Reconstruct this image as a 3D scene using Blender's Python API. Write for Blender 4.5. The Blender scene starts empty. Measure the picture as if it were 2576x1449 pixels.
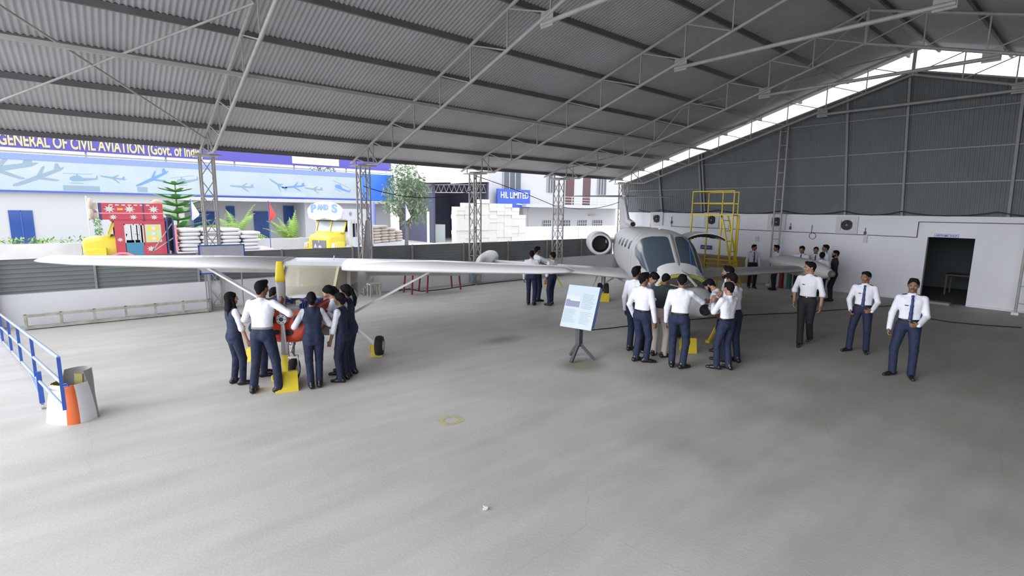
import bpy, math, random
import numpy as np
from mathutils import Vector, Matrix
random.seed(7)
PI = math.pi
COL = bpy.context.scene.collection
V = Vector
# ------------------------------------------------------------------ camera
IW, IH, FPX = 2576.0, 1449.0, 1271.0
CH = 2.9
def _n(v): return v/np.linalg.norm(v)
_A = _n(np.array([(2850-1288)/FPX, (550-724.5)/FPX, 1.0]))
_B = _n(np.array([(230-1288)/FPX, (517-724.5)/FPX, 1.0]))
_U = _n(np.cross(_A, _B))
if _U[1] > 0: _U = -_U
_m = _n(_A+_B); _d = _n(_A-_B); _A = _n(_m+_d); _B = _n(_m-_d)
RW = np.array([_A, _B, _U])          # camera (right, down, forward) -> world
cam_d = bpy.data.cameras.new('camera'); cam = bpy.data.objects.new('camera', cam_d); COL.objects.link(cam)
right = V(RW[:, 0]); up = -V(RW[:, 1]); back = -V(RW[:, 2])
cam.matrix_world = Matrix(((right.x, up.x, back.x, 0), (right.y, up.y, back.y, 0), (right.z, up.z, back.z, CH), (0, 0, 0, 1)))
cam_d.sensor_width = 36.0; cam_d.lens = 36.0*FPX/IW; cam_d.clip_end = 600
bpy.context.scene.camera = cam
def ray(x, y): return RW @ np.array([(x-1288)/FPX, (y-724.5)/FPX, 1.0])
def G(x, y, z=0.0):                  # survey: point on the level z seen at a photo position
    r = ray(x, y); t = (z-CH)/r[2]; return V((t*r[0], t*r[1], z))
def PY(x, y, Y):
    r = ray(x, y); t = Y/r[1]; return V((t*r[0], Y, CH+t*r[2]))
def PX(x, y, X):
    r = ray(x, y); t = X/r[0]; return V((X, t*r[1], CH+t*r[2]))
# ------------------------------------------------------------------ materials
MATS = {}
def mat(name, col, rough=0.6, metal=0.0, var=0.0, vscale=3.0, bump=0.0, bscale=20.0, col2=None, emit=None, trans=0.0, alpha=1.0, spec=0.5, coat=0.0):
    if name in MATS: return MATS[name]
    m = bpy.data.materials.new(name); m.use_nodes = True; nt = m.node_tree; nt.nodes.clear()
    out = nt.nodes.new('ShaderNodeOutputMaterial'); b = nt.nodes.new('ShaderNodeBsdfPrincipled')
    nt.links.new(b.outputs[0], out.inputs[0])
    b.inputs['Base Color'].default_value = (*col, 1); b.inputs['Roughness'].default_value = rough
    b.inputs['Metallic'].default_value = metal; b.inputs['Specular IOR Level'].default_value = spec
    b.inputs['Coat Weight'].default_value = coat
    if trans: b.inputs['Transmission Weight'].default_value = trans
    if alpha < 1: b.inputs['Alpha'].default_value = alpha
    if emit: b.inputs['Emission Color'].default_value = (*emit[:3], 1); b.inputs['Emission Strength'].default_value = emit[3]
    tc = nt.nodes.new('ShaderNodeTexCoord')
    if var or col2:
        n = nt.nodes.new('ShaderNodeTexNoise'); n.inputs['Scale'].default_value = vscale; n.inputs['Detail'].default_value = 5
        nt.links.new(tc.outputs['Object'], n.inputs['Vector'])
        r = nt.nodes.new('ShaderNodeValToRGB'); nt.links.new(n.outputs['Fac'], r.inputs[0])
        c2 = col2 or tuple(max(0, c*(1-var)) for c in col)
        r.color_ramp.elements[0].position = 0.35; r.color_ramp.elements[0].color = (*c2, 1)
        r.color_ramp.elements[1].position = 0.65; r.color_ramp.elements[1].color = (*col, 1)
        nt.links.new(r.outputs[0], b.inputs['Base Color'])
    if bump:
        n2 = nt.nodes.new('ShaderNodeTexNoise'); n2.inputs['Scale'].default_value = bscale; n2.inputs['Detail'].default_value = 3
        nt.links.new(tc.outputs['Object'], n2.inputs['Vector'])
        bn = nt.nodes.new('ShaderNodeBump'); bn.inputs['Strength'].default_value = min(1, bump); bn.inputs['Distance'].default_value = 0.02*max(1, bump)
        nt.links.new(n2.outputs['Fac'], bn.inputs['Height']); nt.links.new(bn.outputs[0], b.inputs['Normal'])
    MATS[name] = m; return m
# ------------------------------------------------------------------ mesh builder
class MB:
    def __init__(s): s.v = []; s.f = []; s.m = []; s.sm = []
    def add(s, vs, fs, mi=0, smooth=False):
        o = len(s.v); s.v.extend([tuple(v) for v in vs])
        for f in fs: s.f.append(tuple(i+o for i in f)); s.m.append(mi); s.sm.append(smooth)
        return s
    def box(s, c, d, mi=0, R=None):
        c = V(c); hx, hy, hz = d[0]/2, d[1]/2, d[2]/2
        vs = [V((x, y, z)) for x in (-hx, hx) for y in (-hy, hy) for z in (-hz, hz)]
        if R is not None: vs = [R @ v for v in vs]
        vs = [v+c for v in vs]
        return s.add(vs, [(0, 1, 3, 2), (4, 6, 7, 5), (0, 4, 5, 1), (2, 3, 7, 6), (0, 2, 6, 4), (1, 5, 7, 3)], mi)
    def box2(s, a, b, mi=0):
        a = V(a); b = V(b); return s.box((a+b)/2, [abs(b[i]-a[i]) for i in range(3)], mi)
    def beam(s, a, b, w, h=None, mi=0, upv=(0, 0, 1)):      # rectangular bar from a to b
        a = V(a); b = V(b); h = h or w; d = (b-a)
        if d.length < 1e-6: return s
        L = d.length; d.normalize(); u = V(upv)
        if abs(d.dot(u)) > 0.98: u = V((1, 0, 0))
        x = d.cross(u).normalized(); z = x.cross(d).normalized()
        R = Matrix((x, d, z)).transposed()
        return s.box((a+b)/2, (w, L, h), mi, R)
    def cyl(s, a, b, r0, r1=None, n=10, mi=0, caps=True, smooth=True):
        a = V(a); b = V(b); r1 = r0 if r1 is None else r1; d = (b-a).normalized()
        u = V((0, 0, 1)) if abs(d.z) < 0.95 else V((1, 0, 0))
        x = d.cross(u).normalized(); y = d.cross(x).normalized()
        vs = []
        for p, r in ((a, r0), (b, r1)):
            for i in range(n):
                t = 2*PI*i/n; vs.append(p+x*math.cos(t)*r+y*math.sin(t)*r)
        fs = [(i, (i+1) % n, n+(i+1) % n, n+i) for i in range(n)]
        s.add(vs, fs, mi, smooth)
        if caps:
            if r0 > 1e-5: s.add(vs[:n], [tuple(range(n-1, -1, -1))], mi)
            if r1 > 1e-5: s.add(vs[n:], [tuple(range(n))], mi)
        return s
    def tube(s, pts, r, n=8, mi=0):
        pts = [V(p) for p in pts]
        for a, b in zip(pts[:-1], pts[1:]):
            s.cyl(a, b, r, r, n, mi)
        return s
    def loft(s, rings, mi=0, closed=True, caps=(True, True), smooth=True, mis=None):
        n = len(rings[0]); o = len(s.v)
        for r in rings: s.v.extend([tuple(p) for p in r])
        for k in range(len(rings)-1):
            for i in range(n if closed else n-1):
                j = (i+1) % n
                s.f.append((o+k*n+i, o+k*n+j, o+(k+1)*n+j, o+(k+1)*n+i))
                s.m.append(mis(k, i) if mis else mi); s.sm.append(smooth)
        if caps[0]: s.f.append(tuple(o+i for i in range(n-1, -1, -1))); s.m.append(mi); s.sm.append(False)
        if caps[1]: s.f.append(tuple(o+(len(rings)-1)*n+i for i in range(n))); s.m.append(mi); s.sm.append(False)
        return s
    def prism(s, poly, org, ux, uy, depth, mi=0):          # polygon in the (ux, uy) plane pushed along ux x uy
        org = V(org); ux = V(ux); uy = V(uy); w = ux.cross(uy).normalized()*depth; n = len(poly)
        a = [org+ux*p[0]+uy*p[1] for p in poly]; b = [p+w for p in a]
        s.add(a+b, [tuple(range(n-1, -1, -1)), tuple(range(n, 2*n))]+[(i, (i+1) % n, n+(i+1) % n, n+i) for i in range(n)], mi)
        return s
    def ell(s, c, r, mi=0, nu=16, nv=10, R=None):
        c = V(c); rings = []
        vs = []; fs = []
        for j in range(1, nv):
            ph = PI*j/nv
            for i in range(nu):
                t = 2*PI*i/nu; p = V((r[0]*math.sin(ph)*math.cos(t), r[1]*math.sin(ph)*math.sin(t), r[2]*math.cos(ph)))
                vs.append((R @ p if R else p)+c)
        top = len(vs); p = V((0, 0, r[2])); vs.append((R @ p if R else p)+c); vs.append((R @ -p if R else -p)+c)
        for j in range(nv-2):
            for i in range(nu):
                k = (i+1) % nu; fs.append((j*nu+i, (j+1)*nu+i, (j+1)*nu+k, j*nu+k))
        for i in range(nu):
            k = (i+1) % nu; fs.append((top, i, k)); fs.append((top+1, (nv-2)*nu+k, (nv-2)*nu+i))
        return s.add(vs, fs, mi, True)
    def mesh(s, name, mats):
        me = bpy.data.meshes.new(name); me.from_pydata(s.v, [], s.f)
        for m in (mats if isinstance(mats, (list, tuple)) else [mats]): me.materials.append(m)
        me.polygons.foreach_set('material_index', s.m); me.polygons.foreach_set('use_smooth', s.sm)
        me.update(); return me
    def build(s, name, mats, parent=None, loc=None, rz=None, label=None):
        o = bpy.data.objects.new(name, s.mesh(name, mats)); COL.objects.link(o)
        if parent is not None: o.parent = parent
        if loc is not None: o.location = loc
        if rz is not None: o.rotation_euler = (0, 0, rz)
        if label: o['label'] = label
        return o
def tag(o, label, cat, group=None, kind=None):
    o['label'] = label; o['category'] = cat
    if group: o['group'] = group
    if kind: o['kind'] = kind
    return o
def struct(o, label=None):
    o['kind'] = 'structure'
    if label: o['label'] = label
    return o
def thing(name, label, cat, loc=(0, 0, 0), rz=0.0, group=None):
    o = bpy.data.objects.new(name, None); COL.objects.link(o); o.location = loc; o.rotation_euler = (0, 0, rz)
    o.empty_display_size = 0.2
    return tag(o, label, cat, group)
def kids(o): return [c for c in ALLK.get(o.name, [])]
def copy_tree(o, parent=None):
    c = o.copy(); COL.objects.link(c); c.parent = parent
    for ch in [x for x in bpy.data.objects if x.parent == o]: copy_tree(ch, c)
    return c
def text(body, name, m, org, ux, uy, size, width=None, parent=None, bold=0.0, align='LEFT', depth=0.01):
    cu = bpy.data.curves.new(name, 'FONT'); cu.body = body; cu.size = size; cu.extrude = depth; cu.offset = bold; cu.align_x = align
    t = bpy.data.objects.new(name+'_curve', cu); COL.objects.link(t); bpy.context.view_layer.update()
    me = bpy.data.meshes.new_from_object(t.evaluated_get(bpy.context.evaluated_depsgraph_get()))
    bpy.data.objects.remove(t); bpy.data.curves.remove(cu)
    co = np.empty(len(me.vertices)*3); me.vertices.foreach_get('co', co); co = co.reshape(-1, 3)
    k = 1.0
    if width: k = width/(co[:, 0].max()-co[:, 0].min())
    ux = np.array(V(ux).normalized()); uy = np.array(V(uy).normalized()); w = np.cross(ux, uy)
    co = np.array(org)+np.outer(co[:, 0]*k, ux)+np.outer(co[:, 1], uy)+np.outer(co[:, 2], w)
    me.vertices.foreach_set('co', co.ravel()); me.update(); me.materials.clear(); me.materials.append(m); me.name = name
    o = bpy.data.objects.new(name, me); COL.objects.link(o)
    if parent is not None: o.parent = parent
    return o
# shared materials
M_white = mat('white_paint', (0.80, 0.80, 0.80), 0.35)
M_wall = mat('whitewash', (0.80, 0.80, 0.83), 0.85, var=0.10, vscale=0.8)
M_roof = mat('galvanised_sheet', (0.45, 0.45, 0.475), 0.55, 0.1, var=0.10, vscale=0.9)
M_clad = mat('grey_cladding', (0.17, 0.19, 0.21), 0.6, 0.1, var=0.10, vscale=1.5)
M_steel = mat('grey_steel', (0.38, 0.37, 0.37), 0.5, 0.15, var=0.2, vscale=4)
M_dsteel = mat('dark_steel', (0.09, 0.09, 0.10), 0.6, 0.2)
M_black = mat('black', (0.012, 0.012, 0.014), 0.5)
M_rubber = mat('rubber', (0.025, 0.025, 0.025), 0.8)
M_yellow = mat('yellow_paint', (0.72, 0.55, 0.03), 0.45)
M_blue = mat('blue_paint', (0.03, 0.10, 0.45), 0.4)
M_glass = mat('window_glass', (0.02, 0.04, 0.09), 0.08, spec=0.6)
# ================================================================== hangar
EX = 21.8           # end wall
RIDGE_Y, RIDGE_Z, SL = 5.05, 8.30, 0.305
def roofz(y): return RIDGE_Z-SL*abs(y-RIDGE_Y)
XS = [-2.05, 2.55, 7.05, 11.6, 16.15, 20.7]
EAVE = 17.45
X_BACK = -1.9
# floor
def floor_mat():
    m = bpy.data.materials.new('concrete_floor'); m.use_nodes = True; nt = m.node_tree; b = nt.nodes['Principled BSDF']
    tc = nt.nodes.new('ShaderNodeTexCoord')
    def noise(s, d=6, st=None):
        n = nt.nodes.new('ShaderNodeTexNoise'); n.inputs['Scale'].default_value = s; n.inputs['Detail'].default_value = d
        if st:
            mp = nt.nodes.new('ShaderNodeMapping'); mp.inputs['Scale'].default_value = st; nt.links.new(tc.outputs['Object'], mp.inputs[0]); nt.links.new(mp.outputs[0], n.inputs['Vector'])
        else: nt.links.new(tc.outputs['Object'], n.inputs['Vector'])
        return n
    a = noise(0.35); r = nt.nodes.new('ShaderNodeValToRGB'); nt.links.new(a.outputs['Fac'], r.inputs[0])
    r.color_ramp.elements[0].position = 0.3; r.color_ramp.elements[0].color = (0.52, 0.51, 0.49, 1)
    r.color_ramp.elements[1].position = 0.7; r.color_ramp.elements[1].color = (0.63, 0.62, 0.605, 1)
    s = noise(1.2, 6, (0.5, 2.2, 1)); r2 = nt.nodes.new('ShaderNodeValToRGB'); nt.links.new(s.outputs['Fac'], r2.inputs[0])
    r2.color_ramp.elements[0].position = 0.35; r2.color_ramp.elements[0].color = (0.90, 0.88, 0.85, 1)
    r2.color_ramp.elements[1].position = 0.62; r2.color_ramp.elements[1].color = (1, 1, 1, 1)
    mx = nt.nodes.new('ShaderNodeMixRGB'); mx.blend_type = 'MULTIPLY'; mx.inputs[0].default_value = 1
    nt.links.new(r.outputs[0], mx.inputs[1]); nt.links.new(r2.outputs[0], mx.inputs[2])
    # cracks
    vo = nt.nodes.new('ShaderNodeTexVoronoi'); vo.feature = 'DISTANCE_TO_EDGE'; vo.inputs['Scale'].default_value = 0.28
    wn = noise(2.5, 8); mv = nt.nodes.new('ShaderNodeMixRGB'); mv.inputs[0].default_value = 0.12
    nt.links.new(tc.outputs['Object'], mv.inputs[1]); nt.links.new(wn.outputs['Color'], mv.inputs[2]); nt.links.new(mv.outputs[0], vo.inputs['Vector'])
    lt = nt.nodes.new('ShaderNodeMath'); lt.operation = 'LESS_THAN'; lt.inputs[1].default_value = 0.0012; nt.links.new(vo.outputs['Distance'], lt.inputs[0])
    mc = nt.nodes.new('ShaderNodeMixRGB'); mc.blend_type = 'MULTIPLY'; mc.inputs[2].default_value = (0.92, 0.91, 0.90, 1)
    nt.links.new(lt.outputs[0], mc.inputs[0]); nt.links.new(mx.outputs[0], mc.inputs[1])
    last = mc.outputs[0]
    geo = nt.nodes.new('ShaderNodeNewGeometry')
    # oil stain, and a soft darker patch around the information board's foot
    for (cx, cy, rx, ry, col, sharp) in ((6.95, 8.74, 0.75, 0.42, (0.55, 0.53, 0.5), 0.2), (7.0, 6.35, 0.62, 0.55, (0.6, 0.56, 0.5), 0.45)):
        sub = nt.nodes.new('ShaderNodeVectorMath'); sub.operation = 'SUBTRACT'; sub.inputs[1].default_value = (cx, cy, 0); nt.links.new(geo.outputs['Position'], sub.inputs[0])
        dv = nt.nodes.new('ShaderNodeVectorMath'); dv.operation = 'DIVIDE'; dv.inputs[1].default_value = (rx, ry, 1); nt.links.new(sub.outputs[0], dv.inputs[0])
        ln = nt.nodes.new('ShaderNodeVectorMath'); ln.operation = 'LENGTH'; nt.links.new(dv.outputs[0], ln.inputs[0])
        mr = nt.nodes.new('ShaderNodeMapRange'); mr.inputs[1].default_value = sharp; mr.inputs[2].default_value = 1.0; mr.inputs[3].default_value = 1; mr.inputs[4].default_value = 0
        nt.links.new(ln.outputs['Value'], mr.inputs[0])
        mm = nt.nodes.new('ShaderNodeMixRGB'); mm.blend_type = 'MULTIPLY'; mm.inputs[2].default_value = (*col, 1)
        nt.links.new(mr.outputs[0], mm.inputs[0]); nt.links.new(last, mm.inputs[1]); last = mm.outputs[0]
    # brown grime in the far right bays, their shade also darkened into the colour
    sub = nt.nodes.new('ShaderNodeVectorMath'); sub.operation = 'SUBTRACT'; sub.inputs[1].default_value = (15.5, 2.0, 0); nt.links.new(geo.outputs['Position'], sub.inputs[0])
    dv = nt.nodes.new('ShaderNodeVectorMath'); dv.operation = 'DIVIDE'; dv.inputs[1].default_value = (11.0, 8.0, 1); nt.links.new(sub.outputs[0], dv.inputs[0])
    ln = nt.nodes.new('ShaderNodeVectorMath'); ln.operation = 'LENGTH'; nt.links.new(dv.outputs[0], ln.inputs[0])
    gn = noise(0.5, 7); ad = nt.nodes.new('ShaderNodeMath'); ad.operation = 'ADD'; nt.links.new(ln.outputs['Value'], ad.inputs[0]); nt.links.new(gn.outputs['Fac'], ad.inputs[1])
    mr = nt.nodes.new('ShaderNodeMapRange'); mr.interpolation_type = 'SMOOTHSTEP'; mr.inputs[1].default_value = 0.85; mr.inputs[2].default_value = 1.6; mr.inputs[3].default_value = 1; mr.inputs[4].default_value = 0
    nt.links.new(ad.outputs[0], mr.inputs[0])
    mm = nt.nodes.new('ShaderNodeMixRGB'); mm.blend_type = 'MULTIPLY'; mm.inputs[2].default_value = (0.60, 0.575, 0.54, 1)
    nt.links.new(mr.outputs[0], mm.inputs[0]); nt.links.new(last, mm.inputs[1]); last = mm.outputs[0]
    nt.links.new(last, b.inputs['Base Color'])
    b.inputs['Roughness'].default_value = 0.62; b.inputs['Specular IOR Level'].default_value = 0.35
    bn = nt.nodes.new('ShaderNodeBump'); bn.inputs['Strength'].default_value = 0.15; bn.inputs['Distance'].default_value = 0.01
    fine = noise(30); nt.links.new(fine.outputs['Fac'], bn.inputs['Height']); nt.links.new(bn.outputs[0], b.inputs['Normal'])
    return m
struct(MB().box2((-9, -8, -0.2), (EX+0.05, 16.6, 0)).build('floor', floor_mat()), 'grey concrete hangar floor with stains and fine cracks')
M_yard = mat('yard_ground', (0.55, 0.53, 0.50), 0.9, var=0.15, vscale=0.3)
struct(MB().box2((-80, -60, -0.5), (140, 140, -0.21)).build('trim_1', M_yard), 'pale yard ground around the hangar')
# corrugated sheet: profile along u, extruded along v
def corr(mb, org, u, L, v, n, pitch, amp, steps=8, thick=0.0, mi=0):
    org = V(org); u = V(u).normalized(); v = V(v); n = V(n).normalized()
    k = int(L/pitch*steps); vs = []
    for i in range(k+1):
        d = L*i/k; h = amp*math.sin(2*PI*d/pitch)
        p = org+u*d+n*h; vs += [p, p+v]
    mb.add(vs, [(2*i, 2*i+2, 2*i+3, 2*i+1) for i in range(k)], mi, True)
    return mb
RL = X_BACK; RR = EX-0.05
mb = MB(); corr(mb, (RL, RIDGE_Y, RIDGE_Z+0.10), (1, 0, 0), RR-RL, (0, EAVE-RIDGE_Y, -SL*(EAVE-RIDGE_Y)), (0, 0, 1), 0.1, 0.014, 6)
struct(mb.build('ceiling', M_roof), 'corrugated metal roof slope on the left of the ridge')
mb = MB(); corr(mb, (RL, RIDGE_Y, RIDGE_Z+0.10), (1, 0, 0), RR-RL, (0, -(EAVE-RIDGE_Y), -SL*(EAVE-RIDGE_Y)), (0, 0, 1), 0.1, 0.014, 6)
struct(mb.build('ceiling', M_roof), 'corrugated metal roof slope on the right of the ridge')
# purlins : C sections running the length
PYS = [17.3, 15.95, 14.55, 13.15, 11.7, 10.25, 8.75, 7.2, 5.45]
for y in PYS+[2*RIDGE_Y-q for q in PYS]:
    sgn = 1 if y > RIDGE_Y else -1; z = roofz(y)+0.03
    mb = MB(); mb.box2((RL, y-0.03, z-0.045), (RR-0.05, y-0.022, z+0.075)); mb.box2((RL, y-0.03, z-0.052), (RR-0.05, y+0.035, z-0.044)); mb.box2((RL, y-0.03, z+0.07), (RR-0.05, y+0.035, z+0.076))
    o = mb.build('roof_purlin', mat('purlin_steel', (0.16, 0.16, 0.17), 0.6, 0.2, var=0.2, vscale=2))
    tag(o, 'dark steel C-section purlin running under the corrugated roof sheets', 'purlin', 'purlins under the roof sheets')
# trusses
TK = 0.88
ND = [16.35, 15.55, 14.2, 12.85, 11.5, 10.15, 8.8, 7.5, 6.3, RIDGE_Y]
def up_(y): return roofz(y)-0.10
LO0, LO1 = 15.2, RIDGE_Y
def lower(y):     # lower chord: leaves the column head and runs parallel under the upper chord
    return roofz(y)-0.12-0.80
M_tube = mat('truss_tube', (0.42, 0.41, 0.40), 0.5, 0.1, var=0.15, vscale=5)
ordn = ['in the bay nearest the camera', 'over the second lattice column', 'over the third lattice column', 'over the fourth lattice column', 'under the far roof edge at the gable wall']
def truss(x, label):
    t = thing('roof_truss', label, 'roof truss', (x, RIDGE_Y, 4.32))
    def L(y, z): return V((0, y-RIDGE_Y, z-4.32))
    mu = MB(); ml = MB()
    for sg in (1, -1):
        Y = lambda d: RIDGE_Y+sg*(d-RIDGE_Y)
        mu.cyl(L(Y(EAVE-0.1), up_(EAVE-0.1)), L(Y(RIDGE_Y), up_(RIDGE_Y)), 0.04, n=10)
        ml.cyl(L(Y(LO0), lower(LO0)+0.02), L(Y(RIDGE_Y), lower(RIDGE_Y)), 0.04, n=10)
        ml.cyl(L(Y(LO0), lower(LO0)+0.02), L(Y(16.75), 4.36), 0.035, n=8)
        w = MB()
        w.beam(L(Y(16.95), 4.36), L(Y(16.95), up_(16.95)), 0.03); w.beam(L(Y(16.95), up_(16.95)), L(Y(15.9), 4.36), 0.03)
        w.beam(L(Y(15.95), 4.33), L(Y(15.95), up_(15.95)), 0.035); w.beam(L(Y(15.95), up_(15.95)), L(Y(LO0), lower(LO0)), 0.03)
        for i in range(1, len(ND)-1):
            a = ND[i]; b = ND[i+1]
            w.beam(L(Y(a), up_(a)), L(Y(a), lower(a) if a < LO0 else 4.36), 0.03)
            w.beam(L(Y(a), up_(a)), L(Y(b), lower(b)), 0.026)
        w.build('web_brace', M_tube, t)
        g = MB(); g.box(L(Y(7.6), lower(7.6)-0.06), (0.012, 0.34, 0.3)); g.build('gusset_plate', M_tube, t)
    mu.build('upper_chord', M_tube, t); ml.build('lower_chord', M_tube, t)
    MB().cyl(L(RIDGE_Y, lower(RIDGE_Y)-0.05), L(RIDGE_Y, up_(RIDGE_Y)+0.05), 0.05).build('king_post', M_tube, t)
    zt = lower(7.75)-0.08
    MB().cyl(L(7.75, zt), L(2*RIDGE_Y-7.75, zt), 0.045).build('tie_bar', M_tube, t)
    return t
TL = ['grey tubular roof truss rising from the lattice column at the far left', 'grey tubular roof truss over the column behind the second truck', 'grey tubular roof truss over the column beside the stack of white blocks', 'grey tubular roof truss over the fourth column, left of the jet tail', 'grey tubular roof truss along the sky gap above the gable wall']
for i, x in enumerate(XS[1:]): truss(x, TL[i])
t0 = truss(XS[0], 'grey tubular roof truss nearest the camera, above the railing')
# lattice columns
def column(x, y, label, h=4.3, top=True, lean=0.0):
    t = thing('lattice_column', label, 'column', (x, y, 0)); w = 0.16
    cs = [(sx*w, sy*w) for sx, sy in ((-1, -1), (1, -1), (1, 1), (-1, 1))]
    for a, b in cs: MB().box2((a-0.022, b-0.022, 0.02), (a+0.022, b+0.022, h-0.03)).build('column_leg', M_tube, t)
    l = MB(); n = int(h/0.52)
    for k in range(n):
        z0 = 0.1+k*(h-0.2)/n; z1 = 0.1+(k+1)*(h-0.2)/n
        for i in range(4):
            a = cs[i]; b = cs[(i+1) % 4]
            if k % 2: a, b = b, a
            l.beam((a[0], a[1], z0), (b[0], b[1], z1), 0.022, 0.022)
            if k % 2 == 0: l.beam((a[0], a[1], z0), (b[0], b[1], z0), 0.02, 0.02)
    l.build('lacing', M_tube, t)
    MB().box((0, 0, 0.012), (0.5, 0.5, 0.024)).build('base_plate', M_tube, t)
    MB().box((0, 0, h), (0.62 if top else 0.4, 0.75 if top else 0.4, 0.03)).build('cap_plate', M_tube, t)
    return t
CL = ['grey lattice column at the far left edge behind the blue railing', 'grey lattice steel column behind the blue-framed board, left of the propeller', 'grey lattice steel column in front of the second truck', 'grey lattice steel column beside the stack of white blocks', 'grey lattice steel column behind the three people at the jet wing', 'grey lattice steel column at the far corner behind the jet tail fin']
for i, x in enumerate(XS): column(x, 16.4, CL[i])
for i, x in enumerate(XS): column(x, -6.3, 'grey lattice steel column on the closed right side of the hangar').__setitem__('group', 'columns of the closed side')
def gable_column(y, label, h):
    t = thing('ladder_column', label, 'column', (21.15, y, 0))
    for s in (-1, 1): MB().cyl((0, s*0.14, 0.02), (-0.12, s*0.14, h), 0.035, n=10).build('column_leg', M_tube, t)
    r = MB(); k = 0.35
    while k < h-0.1: r.cyl((-0.12*k/h, -0.14, k), (-0.12*k/h, 0.14, k), 0.016, n=6); k += 0.52
    r.build('rungs', M_tube, t)
    f = MB()
    for s in (-1, 1): f.box((0, s*0.14, 0.04), (0.2, 0.16, 0.08))
    f.build('footing', M_wall, t); return t
gable_column(9.0, 'tall ladder-like tube column standing before the gable wall beside the yellow platform', 6.25)
gable_column(1.75, 'ladder-like tube column before the gable wall right of the doorway, at the photo edge', 5.5)
# roof cross bracing + tie beam
def brace(p, q, label, r=0.022):
    o = MB().cyl(p, q, r, n=8).build('brace_rod', M_tube); tag(o, label, 'brace', 'diagonal brace rods under the roof'); return o
for (x0, x1) in ((XS[0], XS[1]), (XS[4], XS[5])):
    for ya, yb in ((16.2, 10.4), (10.4, RIDGE_Y+0.1)):
        brace((x0, ya, up_(ya)-0.07), (x1, yb, up_(yb)-0.07), 'thin diagonal brace rod crossing under the roof sheets')
        brace((x1, ya, up_(ya)-0.07), (x0, yb, up_(yb)-0.07), 'thin diagonal brace rod crossing under the roof sheets')
for y in (11.6,):
    o = MB().beam((RL, y, lower(y)+0.12), (RR-1.0, y, lower(y)+0.12), 0.07, 0.07).build('tie_beam', M_tube)
    tag(o, 'long grey tie beam linking the roof trusses on the left slope', 'beam')
# ---------------------------------------------------------------- gable end
def corr_wall(pts_top, name, m):
    pass
CB, CT = 22.02, 20.95      # cladding leans in towards the top
def cladx(z): return CB+(CT-CB)*(z-2.86)/(7.45-2.86)
def gtop(y): return 7.52-0.262*abs(y-RIDGE_Y)
mb = MB(); y0, y1 = -7.4, 17.35; pitch = 0.115; steps = 6; k = int((y1-y0)/pitch*steps); vs = []
for i in range(k+1):
    y = y0+(y1-y0)*i/k; h = 0.016*math.sin(2*PI*y/pitch); z1 = max(gtop(y), 3.0)
    vs += [(CB-0.016+h, y, 2.84), (cladx(z1)+h, y, z1)]
mb.add(vs, [(2*i, 2*i+1, 2*i+3, 2*i+2) for i in range(k)], 0, True)
wc = struct(mb.build('wall_gable_cladding', M_clad), 'grey corrugated cladding of the upper gable wall, leaning inward')
pm = MB()
for y in (14.9, 12.6, 8.0+4.75, 6.9, 5.15, 2.45, -1.5, -4.5):
    z1 = gtop(y)-0.03; pm.beam((CB-0.09, y, 2.84), (cladx(z1)-0.09, y, z1), 0.07, 0.08)
for z in (4.0, 5.05, 6.2):
    hw = (gtop(RIDGE_Y)-z)/0.262; pm.beam((cladx(z)-0.05, max(RIDGE_Y-hw, -7.2), z), (cladx(z)-0.05, min(RIDGE_Y+hw, 17.2), z), 0.03, 0.035)
pm.build('cladding_rail', mat('rail_steel', (0.27, 0.28, 0.29), 0.55, 0.15), wc)
ed = MB()
for sg in (1, -1):
    yb = 17.3 if sg > 0 else -6.5
    ed.beam((cladx(gtop(yb))-0.05, yb, gtop(yb)), (cladx(gtop(RIDGE_Y))-0.05, RIDGE_Y, gtop(RIDGE_Y)), 0.1, 0.05)
ed.build('edge_angle', M_steel, wc)
# white wall with the doorway
D0, D1, DH = 3.12, 4.33, 2.2
mb = MB()
for (a, b, z0, z1) in ((-7.6, D0, 0, 2.9), (D1, 17.2, 0, 2.9), (D0, D1, DH, 2.9)): mb.box2((EX, a, z0), (EX+0.2, b, z1))
mb.box2((EX-0.06, -7.6, 0), (EX+0.0, D0-0.05, 0.05)); mb.box2((EX-0.06, D1+0.05, 0), (EX, 17.2, 0.05))
struct(mb.build('wall_end', mat('end_wall_white', (0.80, 0.81, 0.88), 0.8, var=0.08, vscale=0.7)), 'whitewashed lower end wall with a doorway')
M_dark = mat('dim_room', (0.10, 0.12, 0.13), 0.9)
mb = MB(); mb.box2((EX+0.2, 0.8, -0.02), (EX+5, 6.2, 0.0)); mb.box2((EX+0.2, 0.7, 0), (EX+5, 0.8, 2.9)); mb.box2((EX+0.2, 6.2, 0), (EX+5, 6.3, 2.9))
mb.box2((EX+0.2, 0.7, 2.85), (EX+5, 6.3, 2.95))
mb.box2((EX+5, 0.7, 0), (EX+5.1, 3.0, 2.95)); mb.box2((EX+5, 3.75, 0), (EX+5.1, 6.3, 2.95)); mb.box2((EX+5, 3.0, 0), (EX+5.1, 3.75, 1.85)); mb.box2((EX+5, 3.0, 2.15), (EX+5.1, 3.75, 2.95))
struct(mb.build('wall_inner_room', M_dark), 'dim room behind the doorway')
struct(MB().box2((EX-0.35, D0+0.35, 0), (EX, D1+0.1, 0.07)).build('trim_2', mat('step_concrete', (0.30, 0.29, 0.27), 0.9)), 'low concrete step at the doorway')
t = thing('work_table', 'dark work table seen through the doorway in the dim room', 'table', (EX+3.0, 3.55, 0))
MB().box((0, 0, 0.75), (0.9, 1.3, 0.05)).build('tabletop', mat('dark_wood', (0.06, 0.05, 0.05), 0.6), t)
for a in (-0.4, 0.4):
    for b in (-0.58, 0.58): MB().box((a, b, 0.365), (0.05, 0.05, 0.73)).build('leg', M_dsteel, t)
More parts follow.
